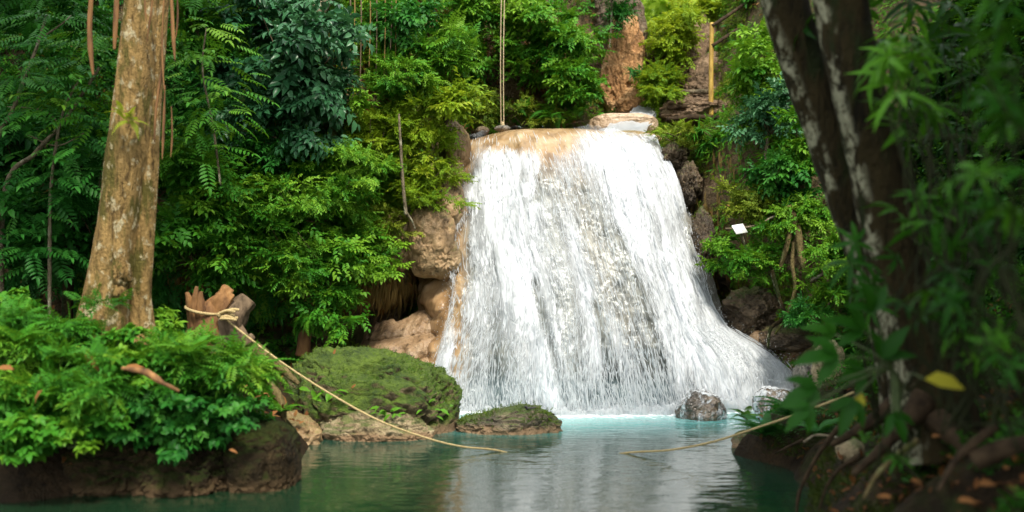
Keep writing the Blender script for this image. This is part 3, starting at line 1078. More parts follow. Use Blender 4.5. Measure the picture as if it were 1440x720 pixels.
for (px, py, d, rx, ry, rz, s) in [(968, 262, 18.7, .24, .5, .45, 1), (986, 340, 18.2, .22, .4, .6, 2), (946, 222, 19.1, .28, .5, .3, 3),
                                   (1060, 436, 17.5, .5, .5, .42, 4), (1045, 462, 17.4, .3, .35, .2, 5)]:
    rockmesh(mb, at(px, py, d), (rx, ry, rz), 70 + s, .3, 1.7, .1, 40, ridge=.2)
M['brownrock'] = mat_rock('brown_rock', (.035, .024, .013), (.10, .068, .038), (.19, .13, .075), 2.6, moss=.7, mosslo=.5, mosshi=1.1, rough=.5, bump=.9)
tag(mb.build('rock_edge', M['brownrock']), 'brown crusted rock along the right edge of the fall', 'rock', kind='structure')
# ochre face at the right end of the back cliff
mb = MB()
rockmesh(mb, at(880, 100, 22.3), (.42, .5, 1.25), 81, .2, 1.4, .10, 50, sq=.8, ridge=.25)
rockmesh(mb, at(866, 118, 22.3), (.40, .5, .8), 82, .3, 1.4, .10, 40, ridge=.2)
rockmesh(mb, at(902, 142, 22.6), (.38, .4, .6), 85, .3, 1.4, .10, 40, ridge=.2)
rockmesh(mb, at(893, 150, 22.0), (.4, .4, .45), 83, .2, 1.4, .10, 40, ridge=.2)
dk = MB(); rockmesh(dk, at(868, 18, 22.5), (.52, .5, .85), 86, .3, 1.4, .12, 50, ridge=.25); rockmesh(dk, at(890, 40, 22.5), (.3, .4, .7), 87, .3, 1.4, .12, 40, ridge=.25)
tag(dk.build('dark_cliff', M['brownrock']), 'dark brown rock above the orange face at the end of the back cliff', 'cliff', kind='structure')
tag(mb.build('ochre_cliff', M['ochre']), 'bare orange-tan rock face at the end of the back cliff', 'cliff', kind='structure')
mb = MB()
rockmesh(mb, at(960, 85, 22.9), (.8, .6, 1.1), 84, .2, 1.2, .08, 40)
rockmesh(mb, at(1010, 120, 22.0), (.7, .5, .7), 85, .2, 1.2, .08, 40)
rockmesh(mb, at(985, 158, 21.2), (.85, .7, .30), 88, .3, 1.6, .12, 44)
rockmesh(mb, at(1000, 138, 22.0), (.7, .6, .40), 89, .3, 1.6, .12, 44)
tag(mb.build('ground_slope', mat_rock('dry_soil', (.09, .055, .03), (.18, .115, .065), (.27, .185, .11), 3., bump=.8)),
    'bare brown earth slope behind the handrail', 'slope', kind='structure')


# ================================================================== ROCKS (things)
def boulder(label, mat, c, r, seed, group=None, name='boulder', **kw):
    mb = MB()
    rockmesh(mb, c, r, seed, **kw)
    return tag(mb.build(name, M[mat], origin=c), label, 'rock', group)


def wl(px, py):          # point on the water line
    d = H * F / (py - 360.0)
    return at(px, py, d)


c = wl(508, 612); c[1] += .75; c[2] = .12
boulder('large boulder covered in bright green moss at the pool edge', 'mossrock', c, (1.25, 1.0, .90), 3, amp=.14, detail=.10, n=90, freq=1.5,
        prof=[(-1.1, 1.5), (-.9, 1.4), (-.65, 1.14), (-.3, 1.04), (0, 1.0), (.35, .98), (.65, .94), (.9, 1.05), (1.1, 1.05)], sq=.82)
def fuzz(ob, mat, n, size, tint, zlo, name='moss', seed=1, kind='small'):
    me = ob.data
    V = np.empty(len(me.vertices) * 3, np.float32); me.vertices.foreach_get('co', V); V = V.reshape(-1, 3) + np.array(ob.location)
    Nv = np.empty(len(me.vertices) * 3, np.float32); me.vertices.foreach_get('normal', Nv); Nv = Nv.reshape(-1, 3)
    w = np.clip((Nv[:, 2] - zlo) / .5, 0, 1) * (V[:, 2] > .12) * np.clip(.7 + 1.5 * fbm(V * 2.2, 3, seed), 0, 1)
    k = np.random.default_rng(seed).choice(len(V), n, p=w / w.sum())
    P = V[k] + rng.normal(0, .012, (n, 3))
    mb = MB()
    scatter(mb, kind, P - Nv[k] * .01, Nv[k] * .6 + rng.normal(0, .6, (n, 3)), Nv[k] + rng.normal(0, .3, (n, 3)), size * rng.uniform(.5, 1.3, n),
            tint + .5 * fbm(P * 1.6, 3, seed + 2) + rng.normal(0, .1, n))
    o = mb.build(name, M[mat], ob, smooth=False)
    o['kind'] = 'stuff'
    return o


fuzz(bpy.data.objects['boulder'], 'mossfuzz', 6500, .036, .55, -.3, seed=3)
c = wl(525, 622); c[1] += .4; c[2] = .02
boulder('low pale rock with thin moss in front of the big mossy boulder', 'palerock', c, (.78, .42, .40), 5, amp=.22, detail=.09, n=50, ridge=.15)
c = wl(716, 611); c[1] += .35; c[2] = .02
islet = boulder('small brown rock islet rising from the pool below the fall', 'isletrock', c, (.74, .42, .30), 8, amp=.18, detail=.10, n=56,
                prof=[(-1, .72), (-.3, .82), (.2, 1.1), (.5, 1.2), (.75, 1.0), (1, .75)], sq=.8, ridge=.12)
fuzz(islet, 'moss', 900, .05, .3, .2, seed=5)
c = wl(352, 692); c[1] += .45; c[2] = .22
boulder('rounded dark block with mossy top at the corner of the near left bank', 'dark_rock', c, (.38, .5, .43), 12, amp=.16, detail=.06, n=50, sq=.7)
for px, rx, rz, s, lab in [(248, .5, .36, 14, 'dark rock with wet foot beside the rounded block on the left bank'),
                           (150, .55, .36, 15, 'dark rock under the leafy plants, middle of the left bank'),
                           (40, .6, .34, 16, 'dark rock at the left end of the near bank')]:
    c = wl(px, 696); c[1] += .42; c[2] = .15
    boulder(lab, 'dark_rock', c, (rx, .5, rz), s, amp=.3, detail=.12, n=64, sq=.8, ridge=.15)
c = at(985, 556, 15.25); c[2] = .07
boulder('rounded wet boulder splashed by water at the foot of the fall', 'wetrock', c, (.36, .36, .32), 21, amp=.26, detail=.05, n=60, ridge=.05)
veil_at = [(c.copy(), (.36, .36, .32))]
c = at(1088, 552, 15.3); c[2] = .14
boulder('wet brown rock in the spray at the right foot of the fall', 'wetrock', c, (.30, .34, .28), 22, amp=.28, detail=.05, n=50, ridge=.05)
veil_at.append((c.copy(), (.30, .34, .28)))
def mat_veil():
    m, nt, out = new_mat('water_film')
    n = N(nt)
    co = objco(n, (1, 1, .55))
    a_ = n.noise(co, 4.5, 4, .6, 1.5)
    al = n.math('MULTIPLY', n.smooth(a_, .44, .66), .8)
    g = n('ShaderNodeBsdfDiffuse'); g.inputs[0].default_value = (.64, .67, .69, 1)
    t = n('ShaderNodeBsdfTransparent')
    mx = n('ShaderNodeMixShader')
    n.link(al, mx.inputs[0]); n.link(t.outputs[0], mx.inputs[1]); n.link(g.outputs[0], mx.inputs[2]); n.link(mx.outputs[0], out.inputs[0])
    return m


mb = MB()
rockmesh(mb, veil_at[0][0] + [0, 0, .01], np.array(veil_at[0][1]) * 1.04, 21, amp=.26, detail=.05, n=60, ridge=.05)
rockmesh(mb, veil_at[1][0] + [0, 0, .01], np.array(veil_at[1][1]) * 1.04, 22, amp=.28, detail=.05, n=50, ridge=.05)
mb.build('water_veil', mat_veil(), falls)['kind'] = 'stuff'
c = at(1166, 522, 13.9)
boulder('tall pale pointed rock on the right bank near the spray', 'palerock', c, (.20, .24, .46), 23, amp=.25, detail=.10, n=44, rot=.4)
c = at(1136, 538, 14.5)
boulder('grey upright rock beside the pale pointed rock', 'greyrock', c, (.19, .26, .36), 24, amp=.25, detail=.12, n=50)
c = at(1064, 478, 17.15)
boulder('small rust-brown stone on the ledge above the spray', 'tanwet', c, (.17, .2, .16), 25, amp=.15, n=32)
c = at(1112, 474, 17.0)
boulder('broad brown ledge rock right of the rust-brown stone', 'brownrock', c, (.5, .5, .22), 26, amp=.25, n=40)
c = wl(1142, 640); c[2] = .08
boulder('flat grey stone lying at the right water edge', 'greyrock', c, (.36, .26, .15), 27, amp=.2, n=36)
c = at(1196, 634, 9.6)
boulder('yellowish moss-stained stone under the right bank plants', 'palerock', c, (.13, .13, .12), 28, amp=.15, n=30)
c = wl(1075, 634); c[1] += .35; c[2] = -.02
boulder('low mossy rock under the ferns at the right water edge', 'isletrock', c, (.36, .3, .24), 29, amp=.2, n=40)
c = at(412, 610, 13.2); c[2] = .05
boulder('brown root-bound rock between the left bank and the pale rock', 'tan', c, (.34, .4, .34), 30, amp=.3, n=40, ridge=.2)
# lip rocks and the upper cascade rock
c = at(876, 178, 20.6)
boulder('smooth tan slab above the lip of the fall with water sliding over it', 'slab', c, (.70, .6, .23), 31, amp=.09, detail=.025, n=60, sq=.62)
c = at(884, 196, 20.0)
boulder('smooth brown lower slab beneath the tan slab at the lip', 'tan', c, (.62, .5, .16), 32, amp=.15, n=40)
c = at(707, 181, 19.4)
boulder('small grey stone at the lip where the swing rope ends', 'greyrock', c, (.15, .15, .07), 33, amp=.15, n=28)
c = at(678, 184, 19.3)
boulder('small brown stone at the left end of the lip', 'brownrock', c, (.13, .15, .09), 34, amp=.15, n=28)
# thin water over the slab
mb = MB()
for k in range(110):
    x0, y0 = rng.uniform(884, 924), rng.uniform(151, 158)
    p = [at(x0 + 4, y0 - 2, 21.7), at(x0, y0 + 8, 21.2), at(x0 - 4, 167, 20.6)]
    if k % 2: p += [at(x0 - rng.uniform(8, 22), 175, 20.05), at(x0 - rng.uniform(15, 50), rng.uniform(180, 190), 19.93)]
    tube(mb, p[1:], [.006, rng.uniform(.008, .016), .004], 5, 20, .4, 12, k)
vv_ = np.linspace(0, 1, 40)
kd = np.interp(vv_, [0, .2, .4, .55, .7, .85, 1], [21.9, 21.5, 21.1, 20.7, 20.25, 19.98, 19.9])
ky = np.interp(vv_, [0, .2, .4, .55, .7, .85, 1], [149, 152, 159, 161, 164, 175, 187])
kl = np.interp(vv_, [0, .4, .7, 1], [896, 884, 868, 846]); kr = np.interp(vv_, [0, .4, 1], [921, 923, 908])
CS = np.array([[at(l + (r_ - l) * t_, y_, d_) for l, r_, y_, d_ in zip(kl, kr, ky, kd)] for t_ in np.linspace(0, 1, 30)])
CS[..., 2] += .05 * fbm(CS * np.array([9, 3, 9]), 3, 95) + .03 * np.sin(np.pi * np.linspace(0, 1, 30))[:, None]
mb.add(CS.reshape(-1, 3), [grid_faces(30, 40)])
tag(mb.build('upper_cascade', M['foam'], smooth=True), 'small pale cascade sliding over the slab above the fall', 'waterfall', kind='structure')

# ================================================================== TREES AND WOOD
def crown(mb, c, R, n, size, seed):
    r = np.random.default_rng(seed)
    u = nrm(r.normal(size=(n, 3))) * (r.random((n, 1)) ** .4)
    keep = fbm(np.asarray(c) + u * R * .0 + u * 2.3, 3, seed) > -.16
    p = np.asarray(c) + u[keep] * R
    m = len(p)
    scatter(mb, 'bunch', p, r.normal(size=(m, 3)) * [1, 1, .4], np.array([0, 0, 1]) + r.normal(0, .3, (m, 3)), size * r.uniform(.7, 1.3, m), r.uniform(.2, .8, m))


# --- tan-barked tree on the left bank
base = at(163, 452, 11.6); base[2] = 1.35
lt = thing('forest_tree', 'tall tan-barked leaning tree with dry strips hanging down its trunk', 'tree', base)
mb = MB()
tube(mb, [at(143, 490, 11.6), at(150, 425, 11.6), at(167, 300, 11.65), at(186, 130, 11.7), at(199, 0, 11.8), at(222, -220, 12), at(240, -420, 12.2)],
     [.42, .29, .235, .215, .205, .20, .19], 40, 140, .20, 2.6, 5, flute=.06)
tube(mb, [at(122, 480, 11.5), at(134, 435, 11.5), at(150, 370, 11.55)], [.15, .13, .06], 16, 30, .25, 3, 6)
rockmesh(mb, at(172, 385, 11.38), (.10, .12, .16), 71, .3, 2, .15, 20)
rockmesh(mb, at(168, 412, 11.36), (.09, .1, .10), 72, .3, 2, .15, 20)
mb.build('trunk', M['bark_tan'], lt)
mb = MB()
tube(mb, [at(198, 485, 11.7), at(197, 421, 11.72), at(205, 300, 11.76), at(216, 150, 11.82), at(224, 20, 11.9), at(240, -200, 12.2), at(265, -420, 12.4)],
     [.22, .125, .105, .10, .11, .11, .10], 24, 90, .22, 2.8, 7)
mb.build('trunk', M['bark_tan'], lt)
mb = MB()
for e in [at(60, -620, 11), at(420, -600, 12), at(200, -760, 13), at(330, -700, 10)]:
    tube(mb, [at(240, -400, 12.2), (at(240, -400, 12.2) + e) / 2 + [0, 0, .4], e], [.16, .11, .05], 10, 16, .1)
mb.build('branch', M['bark_tan'], lt)
mb = MB(); crown(mb, (-6.6, 10.4, 10.9), np.array([3.6, 3.5, 2.0]), 380, .85, 4)  # unseen crown, shifted and thinned to steer its shadow on the left cliff
mb.build('crown', M['deep'], lt, smooth=False)
for pts, w in [([at(240, -30, 11.4), at(243, 40, 11.4), at(246, 85, 11.4)], .045), ([at(232, -30, 11.4), at(228, 60, 11.45), at(231, 130, 11.4)], .022),
               ([at(218, -30, 11.3), at(212, 20, 11.3), at(206, 62, 11.35)], .020), ([at(248, -30, 11.5), at(250, 20, 11.5), at(247, 55, 11.5)], .02),
               ([at(229, 90, 11.5), at(220, 150, 11.5), at(217, 200, 11.5), ], .03), ([at(232, 120, 11.5), at(230, 180, 11.5), at(228, 225, 11.5)], .03),
               ([at(241, 150, 11.7), at(242, 190, 11.7), at(240, 222, 11.7)], .022), ([at(203, -30, 11.3), at(204, 10, 11.3), at(206, 30, 11.3)], .02)]:
    w *= .48; s = MB(); tube(s, pts, [w * .6, w, w * 1.1, w * .3], 7, 20, .3, 8, 3)
    s.build('bark_strip', M['stumpwood'], lt)
mb = MB()
scatter(mb, 'fern', np.tile(at(182, 168, 11.32), (12, 1)) + rng.normal(0, .03, (12, 3)), rng.normal(0, .6, (12, 3)) + [0, -.8, .25], np.array([0, -.3, 1.]) + rng.normal(0, .1, (12, 3)), .22, .75)
tag(mb.build('fern', M['lime'], smooth=False, origin=at(182, 168, 11.3)), 'tiny bright fern sprouting from the tan tree trunk', 'fern')

# --- hanging aerial roots by the left tree
for i, (pts, w, lab) in enumerate([
    ([at(131, -40, 11.8), at(126, 40, 11.8), at(131, 106, 11.8)], .030, 'longer tan aerial root hanging left of the tan tree'),
    ([at(165, -40, 11.6), at(163, 20, 11.6), at(161, 70, 11.6)], .030, 'short tan aerial root hanging close to the tan tree trunk')]):
    s = MB(); tube(s, pts, [w * .6, w, w * 1.0, w * .5], 8, 30, .35, 9, 40 + i)
    tag(s.build('hanging_root', M['stumpwood'], origin=pts[0]), lab, 'root', 'aerial roots hanging by the tan tree')

# --- twin trunk tree on the right
base = at(1262, 560, 8.4)
rt = thing('forest_tree', 'dark twin-trunk tree with pale lichen and painted edge light leaning over the right bank', 'tree', base)
mb = MB()
tube(mb, [at(1290, 620, 8.9), at(1262, 480, 8.9), at(1228, 370, 8.9), at(1175, 220, 8.95), at(1130, 90, 9.0), at(1098, -20, 9.0), at(1060, -180, 9.0), at(1040, -330, 8.9)],
     [.28, .22, .195, .195, .195, .20, .19, .17], 36, 140, .16, 2.4, 15)
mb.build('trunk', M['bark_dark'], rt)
mb = MB()
tube(mb, [at(1320, 640, 8.2), at(1297, 520, 8.25), at(1265, 385, 8.3), at(1228, 220, 8.3), at(1197, 90, 8.3), at(1178, -20, 8.3), at(1165, -200, 8.1), at(1180, -330, 7.9)],
     [.40, .28, .225, .215, .215, .215, .2, .17], 36, 140, .16, 2.4, 16)
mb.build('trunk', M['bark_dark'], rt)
for p in [[at(1300, 560, 8.0), at(1250, 620, 7.9), at(1200, 668, 7.9)], [at(1320, 590, 7.9), at(1370, 640, 7.5), at(1440, 690, 7.1)], [at(1270, 560, 8.7), at(1215, 600, 8.9), at(1170, 625, 9.2)]]:
    mb = MB(); tube(mb, p, [.10, .05, .02], 12, 40, .4, 5, 17); mb.build('root', M['darkwood'], rt)
mb = MB()
for p in [[at(1040, -330, 8.9), (3.2, 7, 8.2), (4.0, 4.5, 9.5)], [at(1180, -330, 7.9), (5, 6, 8.5), (7.5, 5.5, 10)], [at(1170, -250, 8.0), (4, 8.5, 8.3), (3.2, 11, 9.4)], [at(1180, -330, 7.9), (4.6, 4, 9), (5, 1.5, 10)]]:
    tube(mb, p, [.17, .12, .05], 10, 16, .1)
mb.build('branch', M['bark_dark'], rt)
mb = MB(); crown(mb, (6.6, 3.2, 9.3), np.array([4.8, 5.6, 2.2]), 6500, 1.0, 5)  # unseen crown, widened and thickened to shade the right bank
mb.build('crown', M['deep'], rt, smooth=False)

# --- stump with the rope
sb = at(300, 500, 12.9)
st = thing('tree_stump', 'split orange-brown tree stump with a rope tied round its prongs', 'stump', sb)
mb = MB()
D0 = 12.9
def jag(mb, pts, rad, seed):
    tube(mb, pts, rad, 18, 40, .42, 5.5, seed, flute=.12)
jag(mb, [at(278, 515, D0), at(288, 475, D0), at(290, 445, D0), at(286, 425, D0)], [.26, .23, .17, .13], 3)
for k, (bx, by, tx, ty, w, dd) in enumerate([(273, 455, 262, 411, .055, -.04), (275, 456, 266, 416, .055, -.10), (280, 455, 277, 403, .055, -.10), (283, 456, 283, 410, .05, -.12), (287, 458, 288, 430, .06, -.12),
                                            (277, 452, 270, 424, .06, .08), (284, 455, 281, 416, .06, .09)]):
    tube(mb, [at(bx, by + 16, D0 + dd * .6), at(bx * .45 + tx * .55 + rng.normal(0, 1.5), by * .5 + ty * .5, D0 + dd), at(tx, ty, D0 + dd * 1.2)], [w * 1.3, w * 1.05, w * .38], 12, 36, .85, 10, 100 + k)
for k, (o, w, e) in enumerate([((1, 2), .115, 0), ((8, 9), .06, -.05)]):
    tube(mb, [at(288 + o[0], 478 + o[1] * .5, D0 + e), at(296 + o[0], 446 + o[1], D0 + e), at(309 + o[0], 420 + o[1], D0 + e), at(323 + o[0] * .5, 403 + o[1] * 1.2, D0 + .06 + e)], [w * 1.3, w, w * .85, w * .5], 30, 70, .55, 11, 120 + k, flute=.16)
mb.build('trunk', M['stumpwood'], st)
mb = MB()
jag(mb, [at(262, 525, D0 - .1), at(295, 485, D0), at(322, 458, D0 + .05), at(336, 436, D0 + .1), at(350, 420, D0 + .15)], [.28, .24, .19, .15, .11], 9)
jag(mb, [at(330, 465, D0), at(345, 480, D0 - .05), at(356, 472, D0)], [.10, .07, .03], 10)
mb.build('log', M['greywood'], st)
mb = MB()
for p in [[at(300, 500, D0), at(350, 520, D0 - .1), at(392, 560, D0 - .15), at(400, 600, D0 - .2)], [at(280, 500, D0), at(310, 540, D0 - .4), at(350, 580, D0 - .5)],
          [at(330, 480, D0), at(380, 505, D0 + .1), at(420, 540, D0 + .1)], [at(310, 500, D0), at(360, 550, D0 - .2), at(372, 605, D0 - .3)]]:
    mb = MB(); tube(mb, p, [.14, .09, .06, .03], 10, 40, .4, 5, 13); mb.build('root', M['bark_moss'], st)

# --- the rope: from the stump down into the water and up to the right bank
k0 = at(310, 443, 12.72)
rope = thing('rope', 'pale yellow rope slung from the split stump across the pool to the right bank', 'rope', k0)
mb = MB()
pts = [k0, at(380, 498, 12.6), at(450, 545, 12.5), at(530, 590, 12.4), at(600, 616, 12.45), at(650, 628, 12.5), at(700, 633.5, 12.55), (0.3, 12.5, -.10), (.8, 12.45, -.10), at(880, 637, 12.45),
       at(940, 633, 12.1), at(1000, 622, 11.7), at(1060, 603, 11.3), at(1110, 586, 10.9), at(1165, 566, 10.4), at(1200, 552, 10.1)]
tube(mb, pts, [.0125] * 3, 8, 260, .2, 40, 2)
mb.build('strand', M['rope'], rope)
mb = MB()
a = np.linspace(0, 2 * np.pi, 26)
cl = at(287, 438, D0)
ring = np.stack([cl[0] + .215 * np.cos(a), cl[1] - .02 + .21 * np.sin(a), cl[2] + .02 - .045 * np.cos(a) + .02 * np.sin(a)], -1)
tube(mb, ring, [.019, .019], 7, 80, cap=False)
mb.build('loop', M['rope'], rope)
mb = MB()
rockmesh(mb, at(310, 443, 12.68), (.045, .045, .04), 91, .3, 3, .2, 16)
for k in range(6):
    o = rng.normal(0, .025, 3)
    tube(mb, [at(312, 444, 12.66) + o, at(322, 442, 12.66) + o * 1.4, at(333, 441 + k * 1.5, 12.68) + o], [.018, .018], 6, 14)
mb.build('knot', M['rope'], rope)

# --- swing rope over the lip
mb = MB()
t = np.linspace(0, 1, 12)
top = at(709, -260, 19.2)
for o, b in ((-2.5, 705.8), (2.5, 708.2)):
    e0 = at(709 + o, -260, 19.2); e1 = at(b + o * .3, 178, 19.35)
    tube(mb, e0 + (e1 - e0) * t[:, None] + np.stack([.02 * np.sin(t * 6), 0 * t, 0 * t], -1), [.0095, .0095], 6, 60)
rockmesh(mb, at(707, 176, 19.35), (.035, .035, .07), 92, .2, 3, .1, 14)
tag(mb.build('swing_rope', M['wetrope'], origin=at(707, 176, 19.35)), 'doubled pale swing rope hanging straight down to the lip of the fall', 'rope')

# --- stick standing on the tan bulge
mb = MB()
tube(mb, [at(571, 302, 16.45), at(567, 262, 16.4), at(564, 215, 16.4), at(561, 160, 16.4)], [.03, .024, .028, .015], 8, 40, .35, 8, 3)
tube(mb, [at(571, 298, 16.45), at(579, 310, 16.5), at(584, 322, 16.55)], [.02, .01], 6, 10)
tag(mb.build('stick', M['bark_pale'], origin=at(571, 302, 16.45)), 'thin weathered stick standing upright on the tan rock bulge', 'stick')

# --- sign
sc = at(1040, 322, 16.6)
sg = thing('sign', 'small tilted white sign board with faded marks among the right cliff plants', 'sign', sc)
def plate(mb, c, ex, ey, nz, w, h, th):
    ex = nrm(ex); nz = nrm(nz); ey = nrm(np.cross(nz, ex))
    V = [c + ex * sx * w + ey * sy * h + nz * s for s in (-th, th) for sx, sy in ((-1, -1), (1, -1), (1, 1), (-1, 1))]
    mb.add(V, [np.array([[3, 2, 1, 0], [4, 5, 6, 7], [0, 1, 5, 4], [1, 2, 6, 5], [2, 3, 7, 6], [3, 0, 4, 7]])])
ex = np.array([1., .4, .17]); nz = np.cross(ex, np.array([-.38, .56, .92])); nz = nrm(nz)
mb = MB(); plate(mb, sc, ex, None, nz, .108, .088, .006); mb.build('board', M['white'], sg, smooth=False)
eyv = nrm(np.cross(nz, nrm(ex)))
mb = MB()
for r_ in range(3):
    x = -.07
    while x < .06:
        w = random.uniform(.006, .02)
        plate(mb, sc + nrm(ex) * (x + w) + eyv * (.035 - .035 * r_ + random.uniform(-.004, .004)) + nz * .0085, ex, None, nz, w, .006, .001)
        x += 2 * w + .012
mb.build('lettering', M['ink'], sg, smooth=False)
mb = MB(); tube(mb, [sc - eyv * .05 + [0, .03, 0], at(1046, 340, 16.65), at(1056, 375, 16.8)], [.022, .02, .015], 7, 12, .3, 6, 2)
mb.build('stake', M['bark_pale'], sg)
mb = MB(); tube(mb, [at(1020, 322, 16.8), at(1060, 318, 16.7), at(1085, 306, 16.75), at(1110, 300, 16.9)], [.02, .022, .02, .012], 7, 24, .3, 5, 4)
tag(mb.build('stick', M['bark_pale'], origin=at(1060, 318, 16.7)), 'dry brown stick lying behind the white sign board', 'stick')

# --- handrail and log steps
hb = at(1000, 160, 20.6)
hr = thing('handrail', 'rustic wooden handrail with a yellow post climbing beside the log steps', 'railing', hb)
mb = MB(); tube(mb, [at(1000, 163, 20.6), at(1000, 100, 20.6), at(1001, 32, 20.6)], [.05, .046, .044], 12, 24, .06, 3, 2); mb.build('post', M['bamboo'], hr)
mb = MB(); tube(mb, [at(1066, 130, 22.0), at(1066, 60, 22.0), at(1068, -30, 22)], [.06, .055], 10, 20, .06, 3, 3); mb.build('post', M['bark_pale'], hr)
for p in ([at(1002, 36, 20.55), at(1035, 14, 21.3), at(1066, -8, 21.95)], [at(1002, 64, 20.55), at(1030, 46, 21.2), at(1066, 22, 21.95)]):
    mb = MB(); tube(mb, p, [.036, .034], 10, 16, .15, 5, 4); mb.build('rail', M['darkwood'], hr)
for y0, d, lab in ((166, 20.2, 'lowest dark log step on the rock shelf beside the yellow post'), (150, 20.7, 'middle dark log step beside the yellow post'), (130, 21.2, 'upper pale-edged log step left of the yellow post')):
    mb = MB()
    tube(mb, [at(938, y0 + 2, d), at(975, y0 - 1, d), at(1026, y0, d + .1)], [.045, .055, .04], 10, 40, .35, 4, int(y0))
    tag(mb.build('log_step', M['darkwood'] if y0 != 130 else M['bark_pale'], origin=at(980, y0, d)), lab, 'step', 'log steps below the handrail')
bxp = at(1056, 46, 21.4)
nb = thing('post_box', 'small pale box on a dark stub post behind the handrail', 'box', bxp - [0, 0, .3])
mb = MB(); plate(mb, bxp, (1, .1, 0), None, (0, -1, .05), .07, .12, .05); mb.build('box', M['greywood'], nb, smooth=False)
mb = MB(); tube(mb, [bxp + [0, .0, -.7], bxp + [0, 0, -.12]], [.06, .06], 9, 6); mb.build('stub', M['darkwood'], nb)
mb = MB()
for k in range(4):
    plate(mb, at(1090, 8 + k * 17, 22.4), (1, .2, 0), None, (.1, -1, 0), .8, .10, .03)
tag(mb.build('plank_wall', M['darkwood'], smooth=False, origin=at(1090, 60, 22.4)), 'dark plank screen behind the handrail', 'wall')

# --- bird on the islet
bp = at(744, 578, 13.95)
bd = thing('bird', 'small dark bird perched on the rock islet', 'bird', bp)
mb = MB()
rockmesh(mb, bp + [0, 0, .035], (.042, .03, .027), 1, .03, 1, 0, 14)
rockmesh(mb, bp + [-.040, 0, .058], (.02, .018, .018), 2, .03, 1, 0, 12)
tube(mb, [bp + [-.056, 0, .058], bp + [-.076, 0, .054]], [.005, .001], 5, 3)
tube(mb, [bp + [.03, 0, .04], bp + [.07, 0, .047], bp + [.10, 0, .05]], [.018, .012, .006], 6, 8)
mb.build('body', M['bird'], bd)
mb = MB()
for s in (-1, 1): tube(mb, [bp + [0, s * .01, .015], bp + [.002, s * .012, -.02]], [.003, .003], 4, 3)
mb.build('leg', M['bird'], bd)

# --- saplings left
def sapling(label, stems, leaves, mat='deep', bark='bark_pale', kind='pinnate', size=.38, n=26):
    b = stems[0][0]
    root = thing('sapling', label, 'sapling', at(*b), 'saplings left of the tan tree')
    mb = MB()
    for p, w in [(s[:-1], s[-1]) for s in stems]:
        pp = [at(*q) for q in p]
        if w > .02: pp = [pp[0] * [1, 1, 0] + [-.05, .1, .4]] + pp
        tube(mb, pp, [w, w * .8, w * .5], 7, 30, .15, 5, 3)
    mb.build('stem', M[bark], root)
    mb = MB()
    for (px, py, d, rx, ry) in leaves:
        c = at(px, py, d); sx = rx / F * d; sz = ry / F * d
        m = max(6, int(n * rx * ry / 1500))
        u = rng.normal(0, .5, (m, 3))
        p = c + u * [sx, .6, sz]
        lay = np.round((p[:, 2] - c[2]) / .22) * .22
        p[:, 2] = c[2] + lay * .8 + .2 * (p[:, 2] - c[2])
        scatter(mb, kind, p, u * [1, 1, .1] + rng.normal(0, .4, (m, 3)) * [1, 1, .3] + [0, -.2, -.1], np.array([0, -.25, 1]) + rng.normal(0, .2, (m, 3)),
                size * rng.uniform(.7, 1.2, m), .55 + rng.normal(0, .16, m))
    mb.build('foliage', M[mat], root, smooth=False)


sapling('pale thin sapling leaning right at the far left edge', [[(-10, 240, 13.5), (20, 150, 13.5), (50, 70, 13.5), (66, 20, 13.5), .035], [(60, 52, 13.5), (85, 35, 13.5), (100, 22, 13.5), .015]],
        [(70, 60, 13.4, 60, 25), (20, 110, 13.2, 60, 22), (110, 100, 13.5, 60, 18), (50, 20, 13.6, 70, 20)], 'deep')
sapling('slanting grey sapling crossing behind the tan tree', [[(5, 280, 14), (50, 215, 14), (90, 170, 14), (140, 95, 14), .04], [(40, 190, 14), (80, 205, 14), (118, 187, 14), .014]],
        [(120, 95, 13.8, 70, 22), (150, 60, 14, 60, 22), (100, 140, 13.6, 70, 22), (145, 170, 13.8, 55, 16)], 'green')
sapling('slender mottled sapling standing upright left of the tan tree', [[(70, 320, 13.8), (74, 240, 13.8), (88, 160, 13.8), (115, 105, 13.8), .028], [(85, 175, 13.8), (60, 155, 13.8), (10, 150, 13.8), .012]],
        [(40, 160, 13.4, 60, 18), (120, 215, 13.6, 60, 25), (70, 250, 13.4, 60, 25)], 'deep')
sapling('dark slim sapling trunk in the shade left of the tan tree', [[(95, 420, 14.5), (100, 300, 14.5), (112, 230, 14.5), .09]],
        [(100, 240, 14.3, 60, 25), (30, 300, 14, 60, 30), (60, 350, 14, 60, 30)], 'deep', 'bark_dark')
sapling('feathery green sapling right of the tan tree', [[(310, 260, 14.6), (300, 180, 14.6), (285, 100, 14.6), (290, 40, 14.6), .0195]],
        [(275, 85, 14.2, 50, 18), (300, 130, 14.0, 50, 22), (285, 165, 13.9, 55, 20), (270, 205, 14, 40, 18), (265, 40, 14.3, 45, 20)], 'green', n=34)

